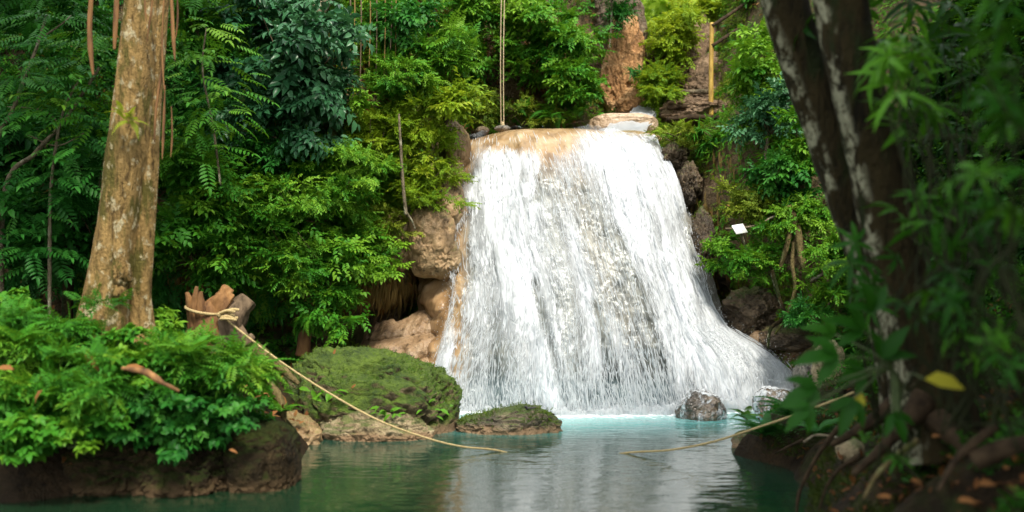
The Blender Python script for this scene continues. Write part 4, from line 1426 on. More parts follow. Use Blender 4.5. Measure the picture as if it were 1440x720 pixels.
# --- roots on the right cliff
for i, (pts, w, lab, mt) in enumerate([
    ([at(1110, 290, 16.5), at(1122, 325, 16.35), at(1128, 365, 16.3), at(1142, 392, 16.25), at(1165, 398, 16.2)], .06, 'thick mossy root curving down the right cliff like a hook', 'bark_moss'),
    ([at(1116, 300, 16.5), at(1108, 340, 16.4), at(1096, 380, 16.4)], .045, 'straight pale root slanting left beside the hooked root', 'bark_moss'),
    ([at(1117, 340, 16.4), at(1114, 372, 16.4), at(1118, 405, 16.4), at(1108, 440, 16.4), at(1090, 470, 16.4)], .035, 'thin root hanging between the two thick roots', 'bark_moss'),
    ([at(1140, 395, 16.2), at(1160, 385, 16.1), at(1178, 393, 16.0), at(1188, 408, 15.9)], .035, 'short forked root at the foot of the hooked root', 'bark_pale'),
    ([at(1085, 380, 16.4), at(1096, 420, 16.3), at(1104, 445, 16.2), at(1084, 462, 16.2), at(1080, 490, 16.2)], .035, 'dark bent root above the broad brown ledge rock', 'bark_dark'),
    ([at(1080, 195, 17.6), at(1075, 235, 17.4), at(1078, 280, 17.2)], .03, 'thin brown root high on the right cliff under the bright bush', 'bark_pale')]):
    mb = MB(); tube(mb, pts, [w, w * .9, w * .9, w * .5], 9, 44, .2, 6, 60 + i)
    tag(mb.build('cliff_root', M[mt], origin=pts[0]), lab, 'root', 'roots on the right cliff')
# dead trunk stub under the left shrubs
mb = MB(); tube(mb, [at(426, 500, 16.0), at(429, 470, 16.0), at(434, 440, 16.1), at(438, 380, 16.5)], [.13, .10, .09, .08], 12, 24, .2, 5, 6)
tag(mb.build('tree_stub', M['stumpwood'], origin=at(426, 500, 16.0)), 'short reddish-brown trunk stub behind the big mossy boulder', 'trunk')
# mossy leaning trunks on the left cliff
for i, (pts, w, lab) in enumerate([([at(455, 240, 16.9), at(470, 175, 17.0), at(490, 130, 17.2), at(480, 60, 17.6)], .11, 'crooked mossy trunk on the brown litter slope of the left cliff'),
                                   ([at(420, 120, 17.0), at(428, 50, 17.4), at(418, 10, 17.6), at(440, -40, 17.8)], .10, 'pale mottled trunk among the dark glossy bush'),
                                   ([at(475, -30, 17.9), at(445, 20, 17.6), at(432, 60, 17.4)], .16, 'thick tan limb crossing the top of the left cliff')]):
    mb = MB(); tube(mb, pts, [w, w * .8, w * .6], 12, 30, .2, 4, 80 + i)
    tag(mb.build('leaning_tree', M['bark_moss' if i == 0 else 'bark_pale'], origin=pts[0]), lab, 'trunk')
for i, px in enumerate([491, 497, 506, 519, 528, 540, 549, 555]):
    mb = MB()
    y1 = [120, 80, 140, 95, 150, 110, 70, 130][i]
    tube(mb, [at(px - 2, -60, 17.7), at(px + 2, 10, 17.5), at(px, y1, 17.2)], [.012, .012, .008], 5, 20, .1)
    tag(mb.build('hanging_vine', M['straw' if i % 2 else 'twig'], origin=at(px, y1, 17.2)), 'thin bare vine hanging over the brown litter at the top of the left cliff', 'vine', 'bare vines at the top of the left cliff')
mb = MB(); tube(mb, [at(858, -60, 21.5), at(860, 20, 21.4), at(857, 68, 21.4)], [.03, .025, .015], 7, 30, .2)
tag(mb.build('hanging_vine', M['bark_pale'], origin=at(858, 60, 21.4)), 'pale thick vine hanging beside the bare orange rock face', 'vine')

# twigs and small debris on the right bank
for i, (pts, w, lab) in enumerate([([at(1130, 622, 10.6), at(1148, 612, 10.5), at(1178, 615, 10.3)], .016, 'bent pale twig over the flat grey stone'),
                                   ([at(1240, 668, 7.6), at(1236, 640, 7.6), at(1244, 600, 7.7)], .008, 'thin upright dead stalk at the foot of the twin-trunk tree'),
                                   ([at(1268, 640, 7.4), at(1265, 560, 7.4), at(1263, 470, 7.5)], .008, 'tall thin green stalk in front of the twin-trunk tree'),
                                   ([at(1372, 648, 6.6), at(1410, 632, 6.5), at(1450, 620, 6.4)], .07, 'rotten brown log lying at the right edge')]):
    mb = MB(); tube(mb, pts, [w, w * .9, w * .6], 8, 24, .25, 5, 90 + i)
    tag(mb.build('log' if w > .05 else 'twig', M[['bark_pale', 'shadestem', 'shadestem', 'darkwood'][i]], origin=pts[0]), lab, 'log' if w > .05 else 'twig')

for i, (pts, w, lab) in enumerate([([at(1180, 600, 9.2), at(1150, 640, 9.3), at(1125, 690, 9.4), at(1120, 725, 9.4)], .05, 'dark root reaching down into the water at the bottom of the right bank'),
                                   ([at(1210, 640, 8.4), at(1180, 660, 8.5), at(1160, 690, 8.6), at(1150, 730, 8.7)], .04, 'dark root beside the bottom edge of the right bank'),
                                   ([at(1130, 618, 10.9), at(1105, 630, 11.2), at(1085, 640, 11.6)], .03, 'thin brown root at the water line under the right ferns'),
                                   ([at(1290, 620, 7.6), at(1240, 660, 7.4), at(1215, 700, 7.2)], .05, 'mossy root crossing the soil in the middle of the right bank'),
                                   ([at(1400, 600, 6.6), at(1350, 640, 6.6), at(1320, 690, 6.4)], .06, 'thick brown root beside the rotten log')]):
    w *= .5; mb = MB(); tube(mb, pts, [w, w * .8, w * .4], 10, 40, .35, 5, 160 + i)
    tag(mb.build('bank_root', M['bark_moss' if i == 3 else 'darkwood'], origin=pts[0]), lab, 'root', 'roots on the right bank')

# ================================================================== PLANTS
CL = 'shrubs on the left cliff'
def shrub(label, px, py, d, rxp, ryp, kind, mat, nc, per, size, tint=.5, ry=.7, group=None, name='shrub', cat='shrub', **kw):
    c = at(px, py, d)
    return plant(name, label, cat, M[mat], kind, c, (rxp / F * d, ry, ryp / F * d), nc, per, size, tint, group=group, **kw)


# dark glossy bush and its neighbours (upper left)
shrub('large dark glossy broad-leaved bush high on the left cliff', 400, 55, 15.9, 95, 75, 'broad', 'glossy', 34, 26, .42, .55, 1.0, CL, cs=(.2, .36), up=.6, droop=-.45)
shrub('lower drooping part-bush of glossy leaves over the dark hollow', 405, 160, 16.0, 85, 45, 'broad', 'glossy', 22, 20, .36, .5, .8, CL, cs=(.2, .38), up=.6, droop=-.5)
shrub('glossy-leaved bush right of the largest glossy bush', 455, 110, 16.3, 40, 55, 'broad', 'glossy', 12, 20, .34, .6, .6, CL)
shrub('small pale-leaved sprig beside the crooked mossy trunk', 492, 138, 16.3, 18, 16, 'broad', 'green', 5, 14, .24, .8, .3, CL)
shrub('dark bush at the top left corner behind the saplings', 60, 10, 15.3, 120, 40, 'pinnate', 'deep', 26, 22, .40, .45, 1.0, CL)
shrub('dark leafy bush behind the sapling stems at the far left', 20, 200, 15.2, 90, 60, 'broad', 'deep', 24, 24, .36, .35, .9, CL)
shrub('dark leafy bush low behind the near left bank', 50, 330, 14.8, 110, 55, 'broad', 'deep', 30, 24, .36, .42, .9, CL)
shrub('dark feathery bush just left of the tan tree', 120, 290, 14.6, 50, 60, 'pinnate', 'deep', 20, 22, .34, .5, .8, CL)
shrub('green feathery bush at the top of the picture right of the tan tree', 285, 30, 15.6, 45, 40, 'pinnate', 'green', 18, 22, .38, .4, .8, CL)
shrub('mid-green bush directly right of the tan tree trunk', 265, 235, 15.2, 55, 40, 'pinnate', 'green', 22, 24, .32, .42, .7, CL)
shrub('wide leafy bush below the hollow right of the tan tree', 300, 290, 15.4, 70, 45, 'broad', 'green', 32, 26, .27, .45, .8, CL)
shrub('low green bush right of the tan tree above the stump', 265, 340, 15.2, 60, 40, 'broad', 'green', 28, 26, .26, .42, .8, CL)
shrub('leafy bush overhanging the dark hollow behind the stump', 330, 370, 15.5, 60, 42, 'broad', 'green', 30, 26, .26, .5, .8, CL)
shrub('lit green mound of ferny leaves at the middle of the left cliff', 440, 280, 15.9, 64, 36, 'small', 'green', 60, 30, .19, .7, .8, CL)
shrub('bright green mound of leaves above the lit mound', 500, 235, 16.2, 48, 28, 'small', 'green', 48, 30, .18, .8, .7, CL)
shrub('green mound of leaves hanging over the reddish trunk stub', 418, 370, 15.7, 46, 42, 'small', 'green', 52, 30, .18, .62, .8, CL)
shrub('round leafy bush right of the reddish trunk stub', 460, 375, 15.7, 42, 42, 'broad', 'green', 26, 28, .22, .65, .6, CL)
shrub('low bush hanging beside the tan rock steps', 462, 425, 15.8, 28, 44, 'broad', 'green', 22, 26, .21, .55, .5, CL)
shrub('ferny bush at the foot of the left cliff above the mossy boulder', 455, 455, 15.6, 40, 26, 'fern', 'green', 10, 18, .28, .5, .5, CL)
shrub('pale-leaved bush hanging at the left end of the hollow', 535, 372, 16.4, 32, 22, 'broad', 'green', 14, 22, .21, .72, .4, CL)
shrub('dark bush between the crooked trunk and the lit mounds', 400, 225, 16.3, 60, 28, 'broad', 'deep', 20, 22, .28, .5, .6, CL)
shrub('small bush beside the crooked mossy trunk', 465, 215, 16.3, 40, 22, 'pinnate', 'green', 14, 20, .25, .65, .5, CL)
# the bright spur
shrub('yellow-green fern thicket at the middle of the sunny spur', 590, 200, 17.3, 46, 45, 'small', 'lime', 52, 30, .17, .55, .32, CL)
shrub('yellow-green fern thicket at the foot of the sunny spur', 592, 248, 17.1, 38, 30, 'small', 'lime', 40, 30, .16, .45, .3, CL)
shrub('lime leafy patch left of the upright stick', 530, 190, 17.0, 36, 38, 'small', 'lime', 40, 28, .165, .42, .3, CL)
shrub('blue-green tree-fern top on the crest of the sunny spur', 615, 75, 17.6, 40, 36, 'pinnate', 'green', 26, 26, .30, .72, .6, CL)
shrub('mid-green bush on the upper part of the sunny spur', 565, 105, 17.4, 42, 34, 'small', 'green', 40, 28, .20, .62, .6, CL)
shrub('bush with broad leaves near the right edge of the sunny spur', 625, 140, 17.3, 30, 36, 'broad', 'lime', 20, 24, .26, .35, .5, CL)
shrub('dark green bush at the top of the left cliff over the vines', 560, 30, 17.8, 50, 32, 'broad', 'deep', 22, 24, .3, .6, .7, CL)
shrub('small-leaved mossy growth on the left half of the tan bulge', 548, 322, 16.9, 26, 34, 'small', 'moss', 22, 26, .14, .7, .3, CL)
shrub('leafy tuft hanging down over the left end of the tan bulge', 525, 345, 16.6, 26, 30, 'broad', 'green', 18, 24, .19, .62, .35, CL)
shrub('fern fringe draped over the top of the tan bulge', 600, 283, 16.9, 40, 12, 'small', 'lime', 18, 24, .17, .3, .3, CL)
# back cliff
BC = 'shrubs on the back cliff'
shrub('dark green bush at the top of the back cliff left of the swing rope', 650, 20, 20.6, 50, 42, 'broad', 'green', 30, 26, .30, .45, .7, BC)
shrub('leafy bush at the left corner of the back cliff', 660, 85, 20.8, 30, 26, 'broad', 'green', 16, 22, .28, .45, .5, BC)
shrub('bright leafy bush at the top of the back cliff right of the swing rope', 735, 20, 20.9, 40, 36, 'broad', 'green', 28, 26, .28, .75, .6, BC)
shrub('hanging green bush beside the swing rope', 725, 75, 20.9, 26, 34, 'small', 'green', 20, 24, .26, .55, .5, BC)
shrub('bush hanging at the middle of the back cliff', 768, 60, 21.0, 24, 40, 'broad', 'green', 20, 24, .28, .5, .5, BC)
shrub('large bright bush bulging from the right part of the back cliff', 806, 78, 20.9, 30, 46, 'small', 'green', 38, 28, .30, .68, .7, BC)
shrub('round dark bush at the foot of the right part of the back cliff', 806, 126, 20.7, 34, 24, 'broad', 'green', 28, 26, .25, .42, .6, BC)
shrub('low green tuft along the lip of the fall', 790, 162, 20.5, 45, 12, 'fern', 'green', 12, 16, .28, .5, .4, BC)
shrub('yellowish moss cushion at the foot of the swing rope', 735, 158, 20.6, 40, 18, 'small', 'moss', 20, 26, .16, .6, .3, BC)
shrub('dark olive moss curtain left of the swing rope', 680, 150, 20.4, 24, 30, 'small', 'moss', 20, 26, .18, .45, .3, BC)
shrub('dark vine clump hanging above the orange rock face', 870, 14, 21.5, 13, 26, 'strand', 'deep', 16, 24, .35, .3, .4, BC)
shrub('small dark tuft clinging to the right of the orange rock face', 893, 95, 21.4, 10, 14, 'blade', 'deep', 5, 20, .3, .3, .2, BC)
# gap
GP = 'bushes in the bright gap'
shrub('tall bright bush at the middle of the bright gap', 948, 60, 22.2, 22, 46, 'small', 'lime', 38, 28, .32, .55, .7, GP)
shrub('olive bush with brown leaves below the bright bush in the gap', 926, 120, 21.3, 18, 24, 'small', 'lime', 26, 26, .27, .2, .6, GP)
shrub('bush on the slope above the handrail', 985, 20, 23.2, 35, 30, 'small', 'lime', 20, 24, .32, .65, .6, GP)
shrub('dark leafy bush behind the dark planks', 1075, 20, 22.0, 45, 30, 'broad', 'deep', 20, 22, .32, .6, .5, GP)
# right cliff
RC = 'shrubs on the right cliff'
shrub('bright broad-leaved bush below the handrail', 1065, 105, 18.6, 34, 40, 'broad', 'green', 28, 26, .30, .72, .6, RC)
shrub('pale blue-green broad-leaved bush under the bright bush on the right cliff', 1085, 160, 17.6, 32, 32, 'broad', 'glossy', 22, 22, .28, .85, .5, RC)
shrub('leafy spray close to the leaning dark trunk', 1120, 215, 17.0, 28, 36, 'broad', 'green', 20, 22, .27, .6, .5, RC)
shrub('dark drooping bush on the right cliff above the roots', 1100, 255, 17.0, 36, 28, 'broad', 'deep', 18, 22, .26, .6, .4, RC)
shrub('mossy yellow-green cushion on the rock shelf right of the fall', 960, 195, 18.9, 36, 16, 'small', 'moss', 26, 26, .16, .7, .5, RC)
shrub('small fern at the tip of the rock shelf', 955, 180, 18.9, 24, 12, 'fern', 'lime', 6, 12, .22, .3, .3, RC)
shrub('grassy tuft hanging from the right rock shelf', 1015, 190, 18.4, 26, 18, 'blade', 'green', 10, 40, .32, .4, .3, RC)
shrub('leafy patch left of the white sign board', 1012, 348, 16.9, 18, 22, 'broad', 'green', 12, 20, .17, .6, .25, RC)
shrub('leafy patch under the white sign board', 1050, 368, 16.6, 32, 22, 'small', 'green', 18, 24, .20, .62, .3, RC)
shrub('bright vine patch above the hooked root', 1140, 300, 16.4, 36, 24, 'small', 'green', 22, 26, .21, .75, .3, RC)
shrub('bright vine patch right of the hooked root', 1180, 365, 15.9, 36, 36, 'small', 'green', 28, 26, .20, .68, .3, RC)
shrub('bright small-leaved patch below the hooked root', 1160, 415, 15.9, 30, 24, 'small', 'green', 22, 26, .18, .78, .3, RC)
shrub('hanging leafy patch between the two thick roots', 1090, 350, 16.6, 26, 36, 'small', 'green', 18, 24, .19, .6, .25, RC)
shrub('olive leafy patch above the white sign board', 1060, 285, 17.1, 36, 24, 'small', 'moss', 20, 24, .22, .75, .3, RC)
shrub('dark leafy patch above the broad brown ledge rock', 1120, 445, 16.0, 36, 14, 'small', 'deep', 14, 24, .2, .6, .3, RC)

# near left bank: leafy plants
LB = 'leafy plants on the near left bank'
def bank(label, px, py, d, rxp, ryp, nc=30, per=30, size=.15, mat='green', tint=.48, kind='trifol', ry=.45, **kw):
    shrub(label, px, py, d, rxp, ryp, kind, mat, nc, per, size, tint, ry, LB, 'leafy_plant', 'plant', stem='stem', srad=.007, nstem=12,
          jit=.45, droop=-.15, cs=(.22, .45), **kw)
bank('tall leafy plant at the left edge of the near bank', 40, 477, 10.6, 70, 40, 34, kind='pinnate', size=.21)
bank('leafy plant at the foot of the tan tree', 150, 492, 10.7, 70, 32, 30)
bank('leafy plant right of the tan tree foot', 245, 500, 10.7, 55, 34, 28, kind='pinnate', size=.21)
bank('leafy plant reaching right below the stump', 320, 523, 10.7, 45, 34, 24, tint=.55, kind='pinnate', size=.21)
bank('low leafy plant at the far left above the dark rocks', 40, 553, 10.2, 70, 50, 36, tint=.52, kind='pinnate', size=.21)
bank('broad leafy plant at the middle of the near bank', 145, 553, 10.1, 65, 45, 36, tint=.58, kind='pinnate', size=.21)
bank('leafy plant hanging over the dark rock face', 90, 606, 9.95, 80, 28, 26, tint=.48)
bank('sparse leafy plant over the dark rock beside the rounded block', 240, 583, 10.2, 55, 34, 22, mat='deep', tint=.6)
bank('dark leafy plant between the rounded block and the leaf litter', 310, 578, 10.4, 50, 32, 22, mat='deep', tint=.62)
bank('leafy plant trailing down the dark rock at the far left', 30, 618, 9.9, 50, 30, 22, tint=.4)
bank('leafy plant trailing over the wet foot rock left of the rounded block', 255, 623, 10.15, 40, 22, 14, mat='deep', tint=.5)
bank('leafy plant behind the leaf litter on the near bank', 210, 523, 10.4, 60, 26, 24, tint=.62)
bank('small leafy plant behind the tan tree at the left', 15, 432, 12.2, 40, 18, 12, mat='green', tint=.5)
bank('round pale bush just right of the tan tree foot', 218, 462, 12.4, 24, 22, 14, size=.16, mat='green', tint=.75)
for i, (px, py, d, s, n, lab) in enumerate([(350, 530, 11.0, .48, 14, 'long-fronded fern under the stump'), (395, 580, 12.6, .34, 10, 'small fern on the rooty bank left of the mossy boulder'),
                                            (20, 480, 10.2, .4, 14, 'fern at the far left of the near bank'), (265, 500, 10.3, .42, 14, 'fern leaning over the leaf litter')]):
    mb = MB()
    a = rng.uniform(0, 6.28, n)
    scatter(mb, 'fern', np.tile(at(px, py, d), (n, 1)), np.stack([np.cos(a), np.sin(a), rng.uniform(.1, .7, n)], -1), np.tile([0, 0, 1.], (n, 1)), s * rng.uniform(.7, 1.2, n), .6 + rng.normal(0, .1, n))
    tag(mb.build('fern', M['green'], smooth=False, origin=at(px, py, d)), lab, 'fern', 'ferns on the left bank')

# dead leaves on the left bank
def dead_leaf(label, px, py, d, s, mat='dry', yd=(1, 0, -.3), zd=(0, -.6, 1), group=None, kind='single', name='dead_leaf', cat='leaf'):
    mb = MB()
    V, f, t = xform(TPL[kind][0], (0, 0, 0), yd, zd, s)
    mb.add(at(px, py, d) + V, f, .6 + t)
    return tag(mb.build(name, M[mat], smooth=True, origin=at(px, py, d)), label, cat, group)
G = 'dead leaves on the near left bank'
dead_leaf('curled orange-brown dead leaf left of the curled strip of bark', 172, 520, 9.75, .20, yd=(1, 0, .3), group=G)
dead_leaf('large rust-brown dead leaf below the tan tree', 118, 500, 9.9, .22, yd=(.7, 0, -.6), group=G)
dead_leaf('brown dead leaf lying at the far left', 20, 520, 9.6, .20, yd=(-1, 0, .2), group=G)
dead_leaf('small orange dead leaf near the rounded block', 322, 632, 9.7, .09, group=G)
dead_leaf('rust-brown dead leaf in the middle of the leafy plants', 60, 548, 9.6, .16, yd=(-.6, 0, -.7), group=G)
mb = MB(); tube(mb, [at(172, 518, 9.75), at(205, 524, 9.65), at(232, 540, 9.6), at(252, 550, 9.65)], [.018, .032, .022, .01], 8, 30, .7, 12, 5)
tag(mb.build('bark_piece', M['stumpwood'], origin=at(205, 524, 9.65)), 'curled orange-brown strip of bark lying on the leafy plants', 'bark')
dead_leaf('small red-orange leaf on the top of the mossy boulder', 469, 499, 14.15, .09, yd=(.3, 0, 1), zd=(0, -1, .3))
dead_leaf('orange leaf on the face of the mossy boulder', 494, 546, 13.35, .08, yd=(.6, 0, .6), zd=(0, -1, .3))
mb = MB(); rockmesh(mb, at(377, 598, 12.0), (.018, .018, .035), 3, .1, 1, 0, 10)
tag(mb.build('pebble', M['white'], origin=at(377, 598, 12.0)), 'tiny white pebble on the rooty left bank', 'stone')
# plants growing on the mossy boulder
for px, py, d, s, n, lab in [(548, 578, 13.3, .13, 14, 'small bright plant growing low on the mossy boulder'), (455, 553, 13.3, .16, 8, 'small plant at the left shoulder of the mossy boulder'),
                             (610, 572, 13.4, .14, 8, 'pale-leaved plant at the right end of the mossy boulder'), (395, 545, 13.2, .22, 8, 'leafy plant left of the mossy boulder')]:
    mb = MB()
    scatter(mb, 'single', at(px, py, d) + rng.normal(0, .07, (n, 3)) * [1.4, .3, .6], rng.normal(0, 1, (n, 3)) * [1, .4, .5] + [0, -.6, 0], np.array([0, -.6, 1]) + rng.normal(0, .3, (n, 3)), s * rng.uniform(.6, 1.2, n), .7)
    tag(mb.build('small_plant', M['green'], smooth=False, origin=at(px, py, d)), lab, 'plant')

# right bank: ferns and near plants
for i, (px, py, d, s, n, lab) in enumerate([(1075, 612, 11.9, .42, 34, 'wide dark fern at the right water edge under the rope'), (1120, 590, 11.6, .45, 30, 'tall dark fern behind the rope end on the right bank'),
                                            (1050, 590, 13.2, .30, 20, 'small fern by the spray at the right bank'), (1150, 610, 10.8, .36, 18, 'dark fern above the flat grey stone')]):
    mb = MB()
    a = rng.uniform(0, 6.28, n)
    scatter(mb, 'fern', at(px, py, d) + rng.normal(0, .015, (n, 3)), np.stack([np.cos(a), np.sin(a), rng.uniform(.1, .8, n)], -1), np.tile([0, 0, 1.], (n, 1)), s * rng.uniform(.6, 1.2, n), .45 + rng.normal(0, .12, n))
    tag(mb.build('fern', M['green' if i == 2 else 'deep'], smooth=False, origin=at(px, py, d)), lab, 'fern', 'ferns on the right bank')
RB = 'leafy plants on the near right bank'
def rplant(label, base, whorls, mat='shade', size=.22, tint=.5):
    b = at(*base)
    root = thing('leafy_plant', label, 'plant', b, RB)
    sm, lf = MB(), MB()
    for (px, py, d) in whorls:
        e = at(px, py, d)
        tube(sm, [b + rng.normal(0, .06, 3), b * .45 + e * .55 + rng.normal(0, .16, 3), b * .15 + e * .85 + rng.normal(0, .07, 3) + np.array([0, 0, .05]), e], [.008, .006, .003], 6, 20)
        scatter(lf, 'whorl', e[None], nrm(rng.normal(0, .5, (1, 3)) + [[.2, -.7, .1]]), nrm(np.array([[0., -.45, .8]]) + rng.normal(0, .3, (1, 3))), size * rng.uniform(.75, 1.2, 1), tint + rng.normal(0, .12, 1))
    sm.build('stem', M['shadestem'], root)
    lf.build('foliage', M[mat], root, smooth=True)


def wh(px, py, d, sx, sy, n):
    return [(px + rng.normal(0, sx), py + rng.normal(0, sy), d + rng.normal(0, .25)) for _ in range(n)]
rplant('plant with long drooping leaves right of the twin trunks', (1330, 480, 6.6), wh(1265, 85, 7.4, 18, 30, 8), size=.27, tint=.9)
rplant('drooping spray of long leaves at the upper right', (1400, 420, 6.2), wh(1265, 160, 7.2, 22, 25, 8), size=.27, tint=.85)
rplant('near blurred leafy branch at the right edge', (1480, 480, 5.1), wh(1415, 130, 5.0, 32, 40, 5), size=.21, tint=.5)
rplant('near blurred plant in the top right corner', (1500, 300, 5.1), wh(1420, 25, 5.0, 40, 25, 5), size=.2, tint=.35)
rplant('near pale-glinting plant at the right edge', (1480, 520, 5.3), wh(1400, 230, 5.2, 35, 35, 5), size=.2, tint=.6)
rplant('leafy branch hanging beside the thicker dark trunk', (1360, 520, 6.8), wh(1290, 320, 7.2, 24, 28, 7), size=.25, tint=.7)
rplant('dark plant in the middle of the right side', (1370, 560, 6.4), wh(1370, 330, 6.2, 45, 50, 14), size=.18, tint=.3)
rplant('dark plant with star-shaped leaf whorls at the right', (1350, 590, 6.6), wh(1340, 430, 6.3, 50, 35, 12), size=.17, tint=.4)
rplant('bright star-shaped leaf whorl near the right edge', (1420, 590, 5.8), wh(1408, 290, 5.6, 14, 10, 3), size=.19, tint=.75)
rplant('leaf whorl at the right edge low down', (1450, 600, 5.4), wh(1425, 470, 5.2, 14, 20, 4), size=.17, tint=.55)
rplant('small bright whorl above the yellow leaf', (1345, 600, 6.3), [(1355, 470, 6.2), (1352, 435, 6.2), (1372, 500, 6.3)], size=.16, tint=.75)
rplant('dark plant filling the space behind the twin trunks', (1330, 560, 9.6), wh(1345, 200, 9.2, 60, 110, 28), size=.30, tint=.25)
rplant('dark plant at the top behind the thicker trunk', (1330, 420, 9.0), wh(1310, 50, 8.8, 70, 40, 16), size=.28, tint=.22)
rplant('low dark plant at the foot of the twin trunks', (1240, 600, 7.8), wh(1225, 400, 7.6, 28, 28, 8), size=.20, tint=.4)
rplant('small seedling on the soil at the right', (1262, 660, 7.0), [(1262, 645, 6.9), (1255, 640, 6.9), (1272, 648, 7.0)], size=.10, tint=.75)

# big lobed dark leaves in front of the pale rock
root = thing('leafy_plant', 'plant with big dark lobed leaves leaning over the right water edge', 'plant', at(1262, 610, 7.0), RB)
sm, lf = MB(), MB()
for px, py, s, yd, t in [(1180, 500, .40, (-1, -.1, -.05), .42), (1150, 545, .36, (-1, -.1, -.35), .35), (1215, 465, .36, (-.8, -.2, .35), .3), (1175, 470, .30, (-.9, .1, .3), .55),
                         (1200, 560, .34, (-.4, -.3, -.8), .28), (1240, 505, .36, (.3, -.3, .6), .25), (1230, 440, .34, (-.3, -.2, .7), .22), (1140, 570, .3, (-.7, -.1, -.6), .4),
                         (1255, 580, .28, (.3, -.3, -.7), .3), (1215, 520, .30, (-.8, -.4, -.2), .4)]:
    p = at(px, py, 6.9 + rng.normal(0, .12))
    tube(sm, [at(1262, 610, 7.0), at(1255, 520, 7.0), p - .0 * p], [.014, .009, .005], 6, 14)
    for da in (-.75, 0, .75):
        y = nrm(np.array(yd))
        xv = nrm(np.cross(y, [0, -1., .3]))
        scatter(lf, 'single', p[None], (y * math.cos(da) + xv * math.sin(da))[None], np.array([[0, -.7, .7]]), np.array([s * (.62 if da else .8)]), np.array([t]))
sm.build('stem', M['stem'], root); lf.build('foliage', M['shade'], root)
dead_leaf('long yellow leaf hanging over the dark soil at the right', 1300, 533, 6.1, .27, 'yellow', (1, 0, -.12), (.1, -.85, .6), name='yellow_leaf')
dead_leaf('narrow yellow-edged leaf hanging down by the rope end', 1212, 552, 6.9, .20, 'yellow', (-.25, 0, -1), (-.3, -1, .2), name='yellow_leaf')
mb = MB(); tube(mb, [at(1262, 600, 7.), at(1275, 530, 6.4), at(1300, 533, 6.1)], [.006, .004], 5, 12)
tag(mb.build('leaf_stalk', M['stem'], origin=at(1262, 600, 7.)), 'thin arching stalk that carries the long yellow leaf', 'stalk')
G = 'fallen leaves on the near right bank'
for i, (px, py, d, s, yd, lab) in enumerate([(1375, 682, 6.3, .15, (1, .2, .1), 'bright orange fallen leaf at the lower right'), (1280, 676, 6.75, .085, (1, 0, 0), 'small red-brown fallen leaf in the middle of the right bank'),
                                             (1330, 642, 7.0, .11, (1, .3, -.2), 'tan fallen leaf below the yellow leaf'), (1412, 660, 6.3, .09, (.6, .6, .2), 'golden fallen leaf beside the rotten log'),
                                             (1255, 700, 6.6, .10, (-1, .1, .2), 'pale curled fallen leaf near the bottom edge'), (1345, 704, 6.1, .12, (1, -.3, .1), 'dark orange fallen leaf at the bottom edge'),
                                             (1425, 690, 6.0, .11, (.5, .8, 0), 'brown fallen leaf in the bottom right corner'), (1310, 615, 7.2, .10, (.9, .4, .2), 'brown fallen leaf under the arching stalk')]):
    dead_leaf(lab, px, py, d, s, 'dry', yd, (0, -.7, 1), G)


# ================================================================== GROUND COVER (stuff)
def blob(px, py, items):
    w = np.zeros(np.shape(px))
    for x, y, rx, ry, k in items:
        w = w + k * np.exp(-(((px - x) / rx) ** 2 + ((py - y) / ry) ** 2))
    return w


def cover(name, label, G, n, kind, mat, size, tint, mask, seed, lift=.04, hang=-.35, jit=.6, nscale=1.2, thr=-.15):
    r = np.random.default_rng(seed)
    C = (G[1:, 1:] + G[:-1, :-1] + G[1:, :-1] + G[:-1, 1:]) / 4
    cr = np.cross(G[1:, :-1] - G[:-1, :-1], G[:-1, 1:] - G[:-1, :-1])
    Nn = nrm(grid_normals(G)[:-1, :-1])
    ar = np.linalg.norm(cr, axis=-1)
    C2 = C.reshape(-1, 3); Nn = Nn.reshape(-1, 3)
    Nn = np.where(((C2 - np.array([0, 0, H])) * Nn).sum(-1, keepdims=True) > 0, -Nn, Nn)
    px, py = pix(C2)
    w = mask(px, py, C2, Nn) * (px > -160) * (px < 1600) * (py > -160) * (py < 780)
    f = fbm(C2 * nscale, 3, seed + 3)
    w = np.clip(w, 0, 1) * ar.ravel() * np.clip((f - thr) / .12, 0, 1)
    k = r.choice(len(C2), n, p=w / w.sum())
    i, j = np.unravel_index(k, ar.shape)
    fu, fv = r.random((2, n, 1))
    P = (G[i, j] * (1 - fu) + G[i + 1, j] * fu) * (1 - fv) + (G[i, j + 1] * (1 - fu) + G[i + 1, j + 1] * fu) * fv
    Nn, f = Nn[k], f[k]
    m = n
    mb = MB()
    y = nrm(Nn * .7 + rng.normal(0, jit, (m, 3)) + [0, 0, hang])
    z = nrm(np.array([0, 0, .8]) + Nn * .7 + rng.normal(0, .25, (m, 3)))
    scatter(mb, kind, P + Nn * (lift + .25 * np.maximum(f[:, None], 0)), y, z, size * rng.uniform(.6, 1.3, m), tint + .4 * f + rng.normal(0, .12, m))
    o = mb.build(name, M[mat], smooth=False)
    return tag(o, label, 'plants', kind='stuff')


def m_left(px, py, P, Nn):
    w = np.where(P[:, 1] < 19.5, .9, .0)
    bare = blob(px, py, [(500, 120, 45, 90, .75), (420, 210, 60, 40, .6), (560, 370, 55, 60, 1.2), (600, 300, 45, 45, 1.2), (590, 480, 80, 100, 1.5), (420, 450, 140, 45, 1.), (640, 240, 22, 60, .9), (400, 130, 70, 60, .5)])
    return np.clip(w - bare, 0, 1) * (P[:, 2] > .3)


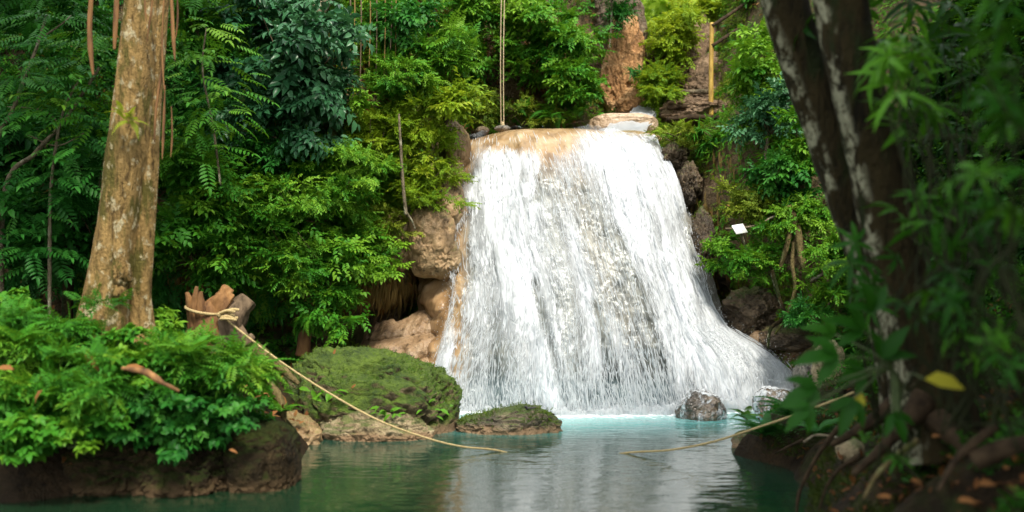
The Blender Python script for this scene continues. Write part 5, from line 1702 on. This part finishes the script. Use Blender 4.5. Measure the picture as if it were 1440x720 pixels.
cover('cliff_plants', 'small green leaves covering the left cliff', GL, 12000, 'broad', 'green', .20, .45, lambda px, py, P, Nn: m_left(px, py, P, Nn) * (px < 520) * (.35 + .65 * (py > 180)), 1, thr=-.2)
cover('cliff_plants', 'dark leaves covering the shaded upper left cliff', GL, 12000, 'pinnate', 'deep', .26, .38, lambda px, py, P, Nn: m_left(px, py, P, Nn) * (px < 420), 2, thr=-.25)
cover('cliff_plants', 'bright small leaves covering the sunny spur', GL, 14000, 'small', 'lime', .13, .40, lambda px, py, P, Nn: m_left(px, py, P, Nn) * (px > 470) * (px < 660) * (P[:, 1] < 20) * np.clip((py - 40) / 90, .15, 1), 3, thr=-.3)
cover('cliff_plants', 'green leaves mixed over the sunny spur', GL, 5000, 'pinnate', 'green', .17, .6, lambda px, py, P, Nn: m_left(px, py, P, Nn) * (px > 440) * (px < 660) * (P[:, 1] < 20) * .7, 4, thr=-.1)
cover('cliff_plants', 'green leaves and vines covering the back cliff', GL, 7000, 'broad', 'green', .20, .5, lambda px, py, P, Nn: (P[:, 1] > 19) * np.clip(1. - blob(px, py, [(780, 110, 22, 60, .8), (690, 105, 18, 30, 1.), (735, 130, 35, 30, .7), (880, 90, 30, 90, 1.2), (655, 130, 20, 40, .4)]), 0, 1), 5, nscale=1.5, thr=-.12)
cover('cliff_moss', 'olive moss fringes on the back cliff', GL, 7000, 'small', 'moss', .13, .5, lambda px, py, P, Nn: (P[:, 1] > 19) * (px < 850) * (.25 + .75 * (py > 90)), 6, hang=-.9, thr=-.1)
cover('leaf_litter', 'brown dead leaves caught on the left and back cliffs', GL, 7000, 'single', 'dry', .13, .5, lambda px, py, P, Nn: np.clip(.10 + blob(px, py, [(500, 110, 60, 90, .95), (560, 20, 80, 40, .7), (430, 200, 70, 50, .5), (780, 100, 30, 70, .5), (690, 60, 60, 40, .3)]), 0, 1) * (P[:, 2] > 1.5), 7, hang=-.4, thr=-1)


def m_right(px, py, P, Nn):
    bare = blob(px, py, [(960, 90, 45, 50, 1.1), (1010, 260, 36, 60, .55), (985, 330, 22, 80, 1.), (1060, 460, 60, 40, 1.2), (1005, 420, 20, 50, 1.2), (950, 260, 25, 40, .9), (1100, 490, 80, 22, 1.2), (990, 145, 40, 15, .8)])
    return np.clip(.9 - bare, 0, 1) * (P[:, 2] > .6)


cover('cliff_plants', 'small green leaves and vines covering the right cliff', GR, 17000, 'small', 'green', .15, .55, lambda px, py, P, Nn: m_right(px, py, P, Nn) * (P[:, 1] > 14), 8, thr=-.12, nscale=1.6)
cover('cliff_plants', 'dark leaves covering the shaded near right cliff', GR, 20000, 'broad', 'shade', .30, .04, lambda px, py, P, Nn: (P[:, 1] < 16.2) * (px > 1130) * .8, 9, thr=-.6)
cover('cliff_moss', 'olive moss fringes on the right cliff', GR, 26000, 'small', 'moss', .11, .5, lambda px, py, P, Nn: np.clip(m_right(px, py, P, Nn) + .3, 0, 1) * (P[:, 1] > 15) * (px < 1120) * .8, 10, hang=-.9, thr=-.1)
cover('leaf_litter', 'brown dead leaves on the right cliff', GR, 1500, 'single', 'dry', .11, .5, lambda px, py, P, Nn: .45 * (P[:, 1] > 15), 11, thr=-1)
cover('hanging_roots', 'fine brown root fringe hanging beside the right edge of the fall', GR, 1600, 'blade', 'straw', .34, .25, lambda px, py, P, Nn: np.clip(blob(px, py, [(995, 330, 26, 40, 1.), (1005, 220, 40, 20, .4), (1040, 300, 30, 40, .15)]), 0, 1), 12, hang=-2.5, jit=.2, thr=-1)
cover('hanging_roots', 'dry root fringe hanging under the left cliff plants', GL, 1500, 'blade', 'straw', .30, .2, lambda px, py, P, Nn: np.clip(blob(px, py, [(400, 395, 120, 18, .6), (540, 395, 40, 12, .6), (640, 250, 12, 30, .9)]), 0, 1), 13, hang=-2.5, jit=.25, thr=-1)
cover('bank_plants', 'small leaves covering the near left bank', GB1, 7000, 'trifol', 'green', .14, .45, lambda px, py, P, Nn: np.clip((P[:, 2] - .55) / .3, 0, 1) * (P[:, 1] < 12.6) * (P[:, 0] < -2.5) * .8, 14, hang=.3, thr=-.2)
cover('bank_plants', 'low dark leaves behind the near left bank', GB1, 3000, 'broad', 'deep', .20, .4, lambda px, py, P, Nn: (P[:, 2] > .15) * (P[:, 1] > 12.4) * (P[:, 0] < -4) * .5, 15, hang=.2)
cover('leaf_litter', 'brown dead leaves on the left bank', GB1, 1200, 'single', 'dry', .11, .5, lambda px, py, P, Nn: (P[:, 2] > .25) * .3, 16, hang=-.1, thr=-1, lift=.02)
cover('leaf_litter', 'brown dead leaves scattered on the dark right bank', GB2, 3200, 'single', 'dry', .085, .12, lambda px, py, P, Nn: (P[:, 2] > .15) * .35, 17, hang=-.1, thr=-1, lift=.012)
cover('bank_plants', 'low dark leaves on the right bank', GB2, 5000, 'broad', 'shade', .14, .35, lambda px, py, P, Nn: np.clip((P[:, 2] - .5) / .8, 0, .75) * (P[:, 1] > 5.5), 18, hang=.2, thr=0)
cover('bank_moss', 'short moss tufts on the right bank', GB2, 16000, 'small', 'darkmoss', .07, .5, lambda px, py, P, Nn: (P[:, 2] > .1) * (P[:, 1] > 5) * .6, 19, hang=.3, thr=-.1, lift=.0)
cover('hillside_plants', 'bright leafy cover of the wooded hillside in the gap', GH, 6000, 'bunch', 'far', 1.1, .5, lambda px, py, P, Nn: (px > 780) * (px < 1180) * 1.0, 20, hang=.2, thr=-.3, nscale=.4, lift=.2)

# trees behind, seen through the gap
for i, (px, d, h, r, mat, lab) in enumerate([(915, 33, 9.5, 2.2, 'far', 'bright yellow-green tree filling the left of the gap'), (965, 37, 11.0, 2.6, 'far', 'bright tree behind the middle of the gap'),
                                             (1020, 34, 10.0, 2.4, 'far', 'bright tree above the handrail'), (880, 39, 12.5, 2.8, 'green', 'darker tree behind the orange rock face'), (1080, 36, 11.5, 2.8, 'green', 'dark tree behind the plank screen')]):
    b = at(px, 360, d); b[2] = 1.0
    t_ = thing('background_tree', lab, 'tree', b, 'trees beyond the gap')
    mb = MB(); top = b + [0, 0, h - 2]
    tube(mb, [b - [0, 0, 2], b + [.2, 0, h * .4], top], [.25, .18, .08], 10, 16, .1)
    mb.build('trunk', M['bark_pale'], t_)
    mb = MB(); foliage(mb, 'bunch', b + [0, 0, h * .60], (r, r, h * .45), 46, 22, .75, .6)
    mb.build('crown', M[mat], t_, smooth=False)

# ================================================================== LIGHT, SKY, CAMERA
L = nrm(np.array([-.22, .66, -1.0]))
sun = bpy.data.lights.new('sun', 'SUN')
sun.energy = 1.75
sun.angle = math.radians(8)
sun.color = (1.0, .93, .80)
so = bpy.data.objects.new('sun', sun); COL.objects.link(so)
so.rotation_euler = Vector(L).to_track_quat('-Z', 'Y').to_euler()
so.location = (0, 0, 30)
w = bpy.data.worlds.new('World'); SC.world = w
w.use_nodes = True
nt = w.node_tree
bg = nt.nodes['Background']
sky = nt.nodes.new('ShaderNodeTexSky')
sky.sky_type = 'NISHITA'
sky.sun_disc = False
s = -L
sky.sun_elevation = math.asin(s[2])
sky.sun_rotation = math.atan2(s[0], s[1])
sky.air_density = 1.0; sky.dust_density = 2.0
mixn = nt.nodes.new('ShaderNodeMix'); mixn.data_type = 'RGBA'      # thin bright cloud over the blue
mixn.inputs[0].default_value = .5
nt.links.new(sky.outputs[0], mixn.inputs[6])
mixn.inputs[7].default_value = (7.0, 6.8, 5.9, 1)
nt.links.new(mixn.outputs[2], bg.inputs[0])
bg.inputs[1].default_value = .15

cam = bpy.data.cameras.new('camera')
cam.lens = 36.0; cam.sensor_width = 36.0
cam.clip_end = 1000
cam.dof.use_dof = True
cam.dof.focus_distance = 15.8
cam.dof.aperture_fstop = .6
co = bpy.data.objects.new('camera', cam); COL.objects.link(co)
co.location = (0, 0, H)
co.rotation_euler = (math.radians(90), 0, 0)
SC.camera = co
SC.view_settings.view_transform = 'Standard'
SC.view_settings.look = 'None'
SC.view_settings.exposure = 1.62
SC.view_settings.gamma = 1.0
SC.view_settings.use_curve_mapping = False
cy = SC.cycles
cy.use_denoising = True
cy.max_bounces = 8
cy.diffuse_bounces = 4
cy.glossy_bounces = 3
cy.transmission_bounces = 4
cy.transparent_max_bounces = 8
cy.caustics_reflective = False
cy.caustics_refractive = False
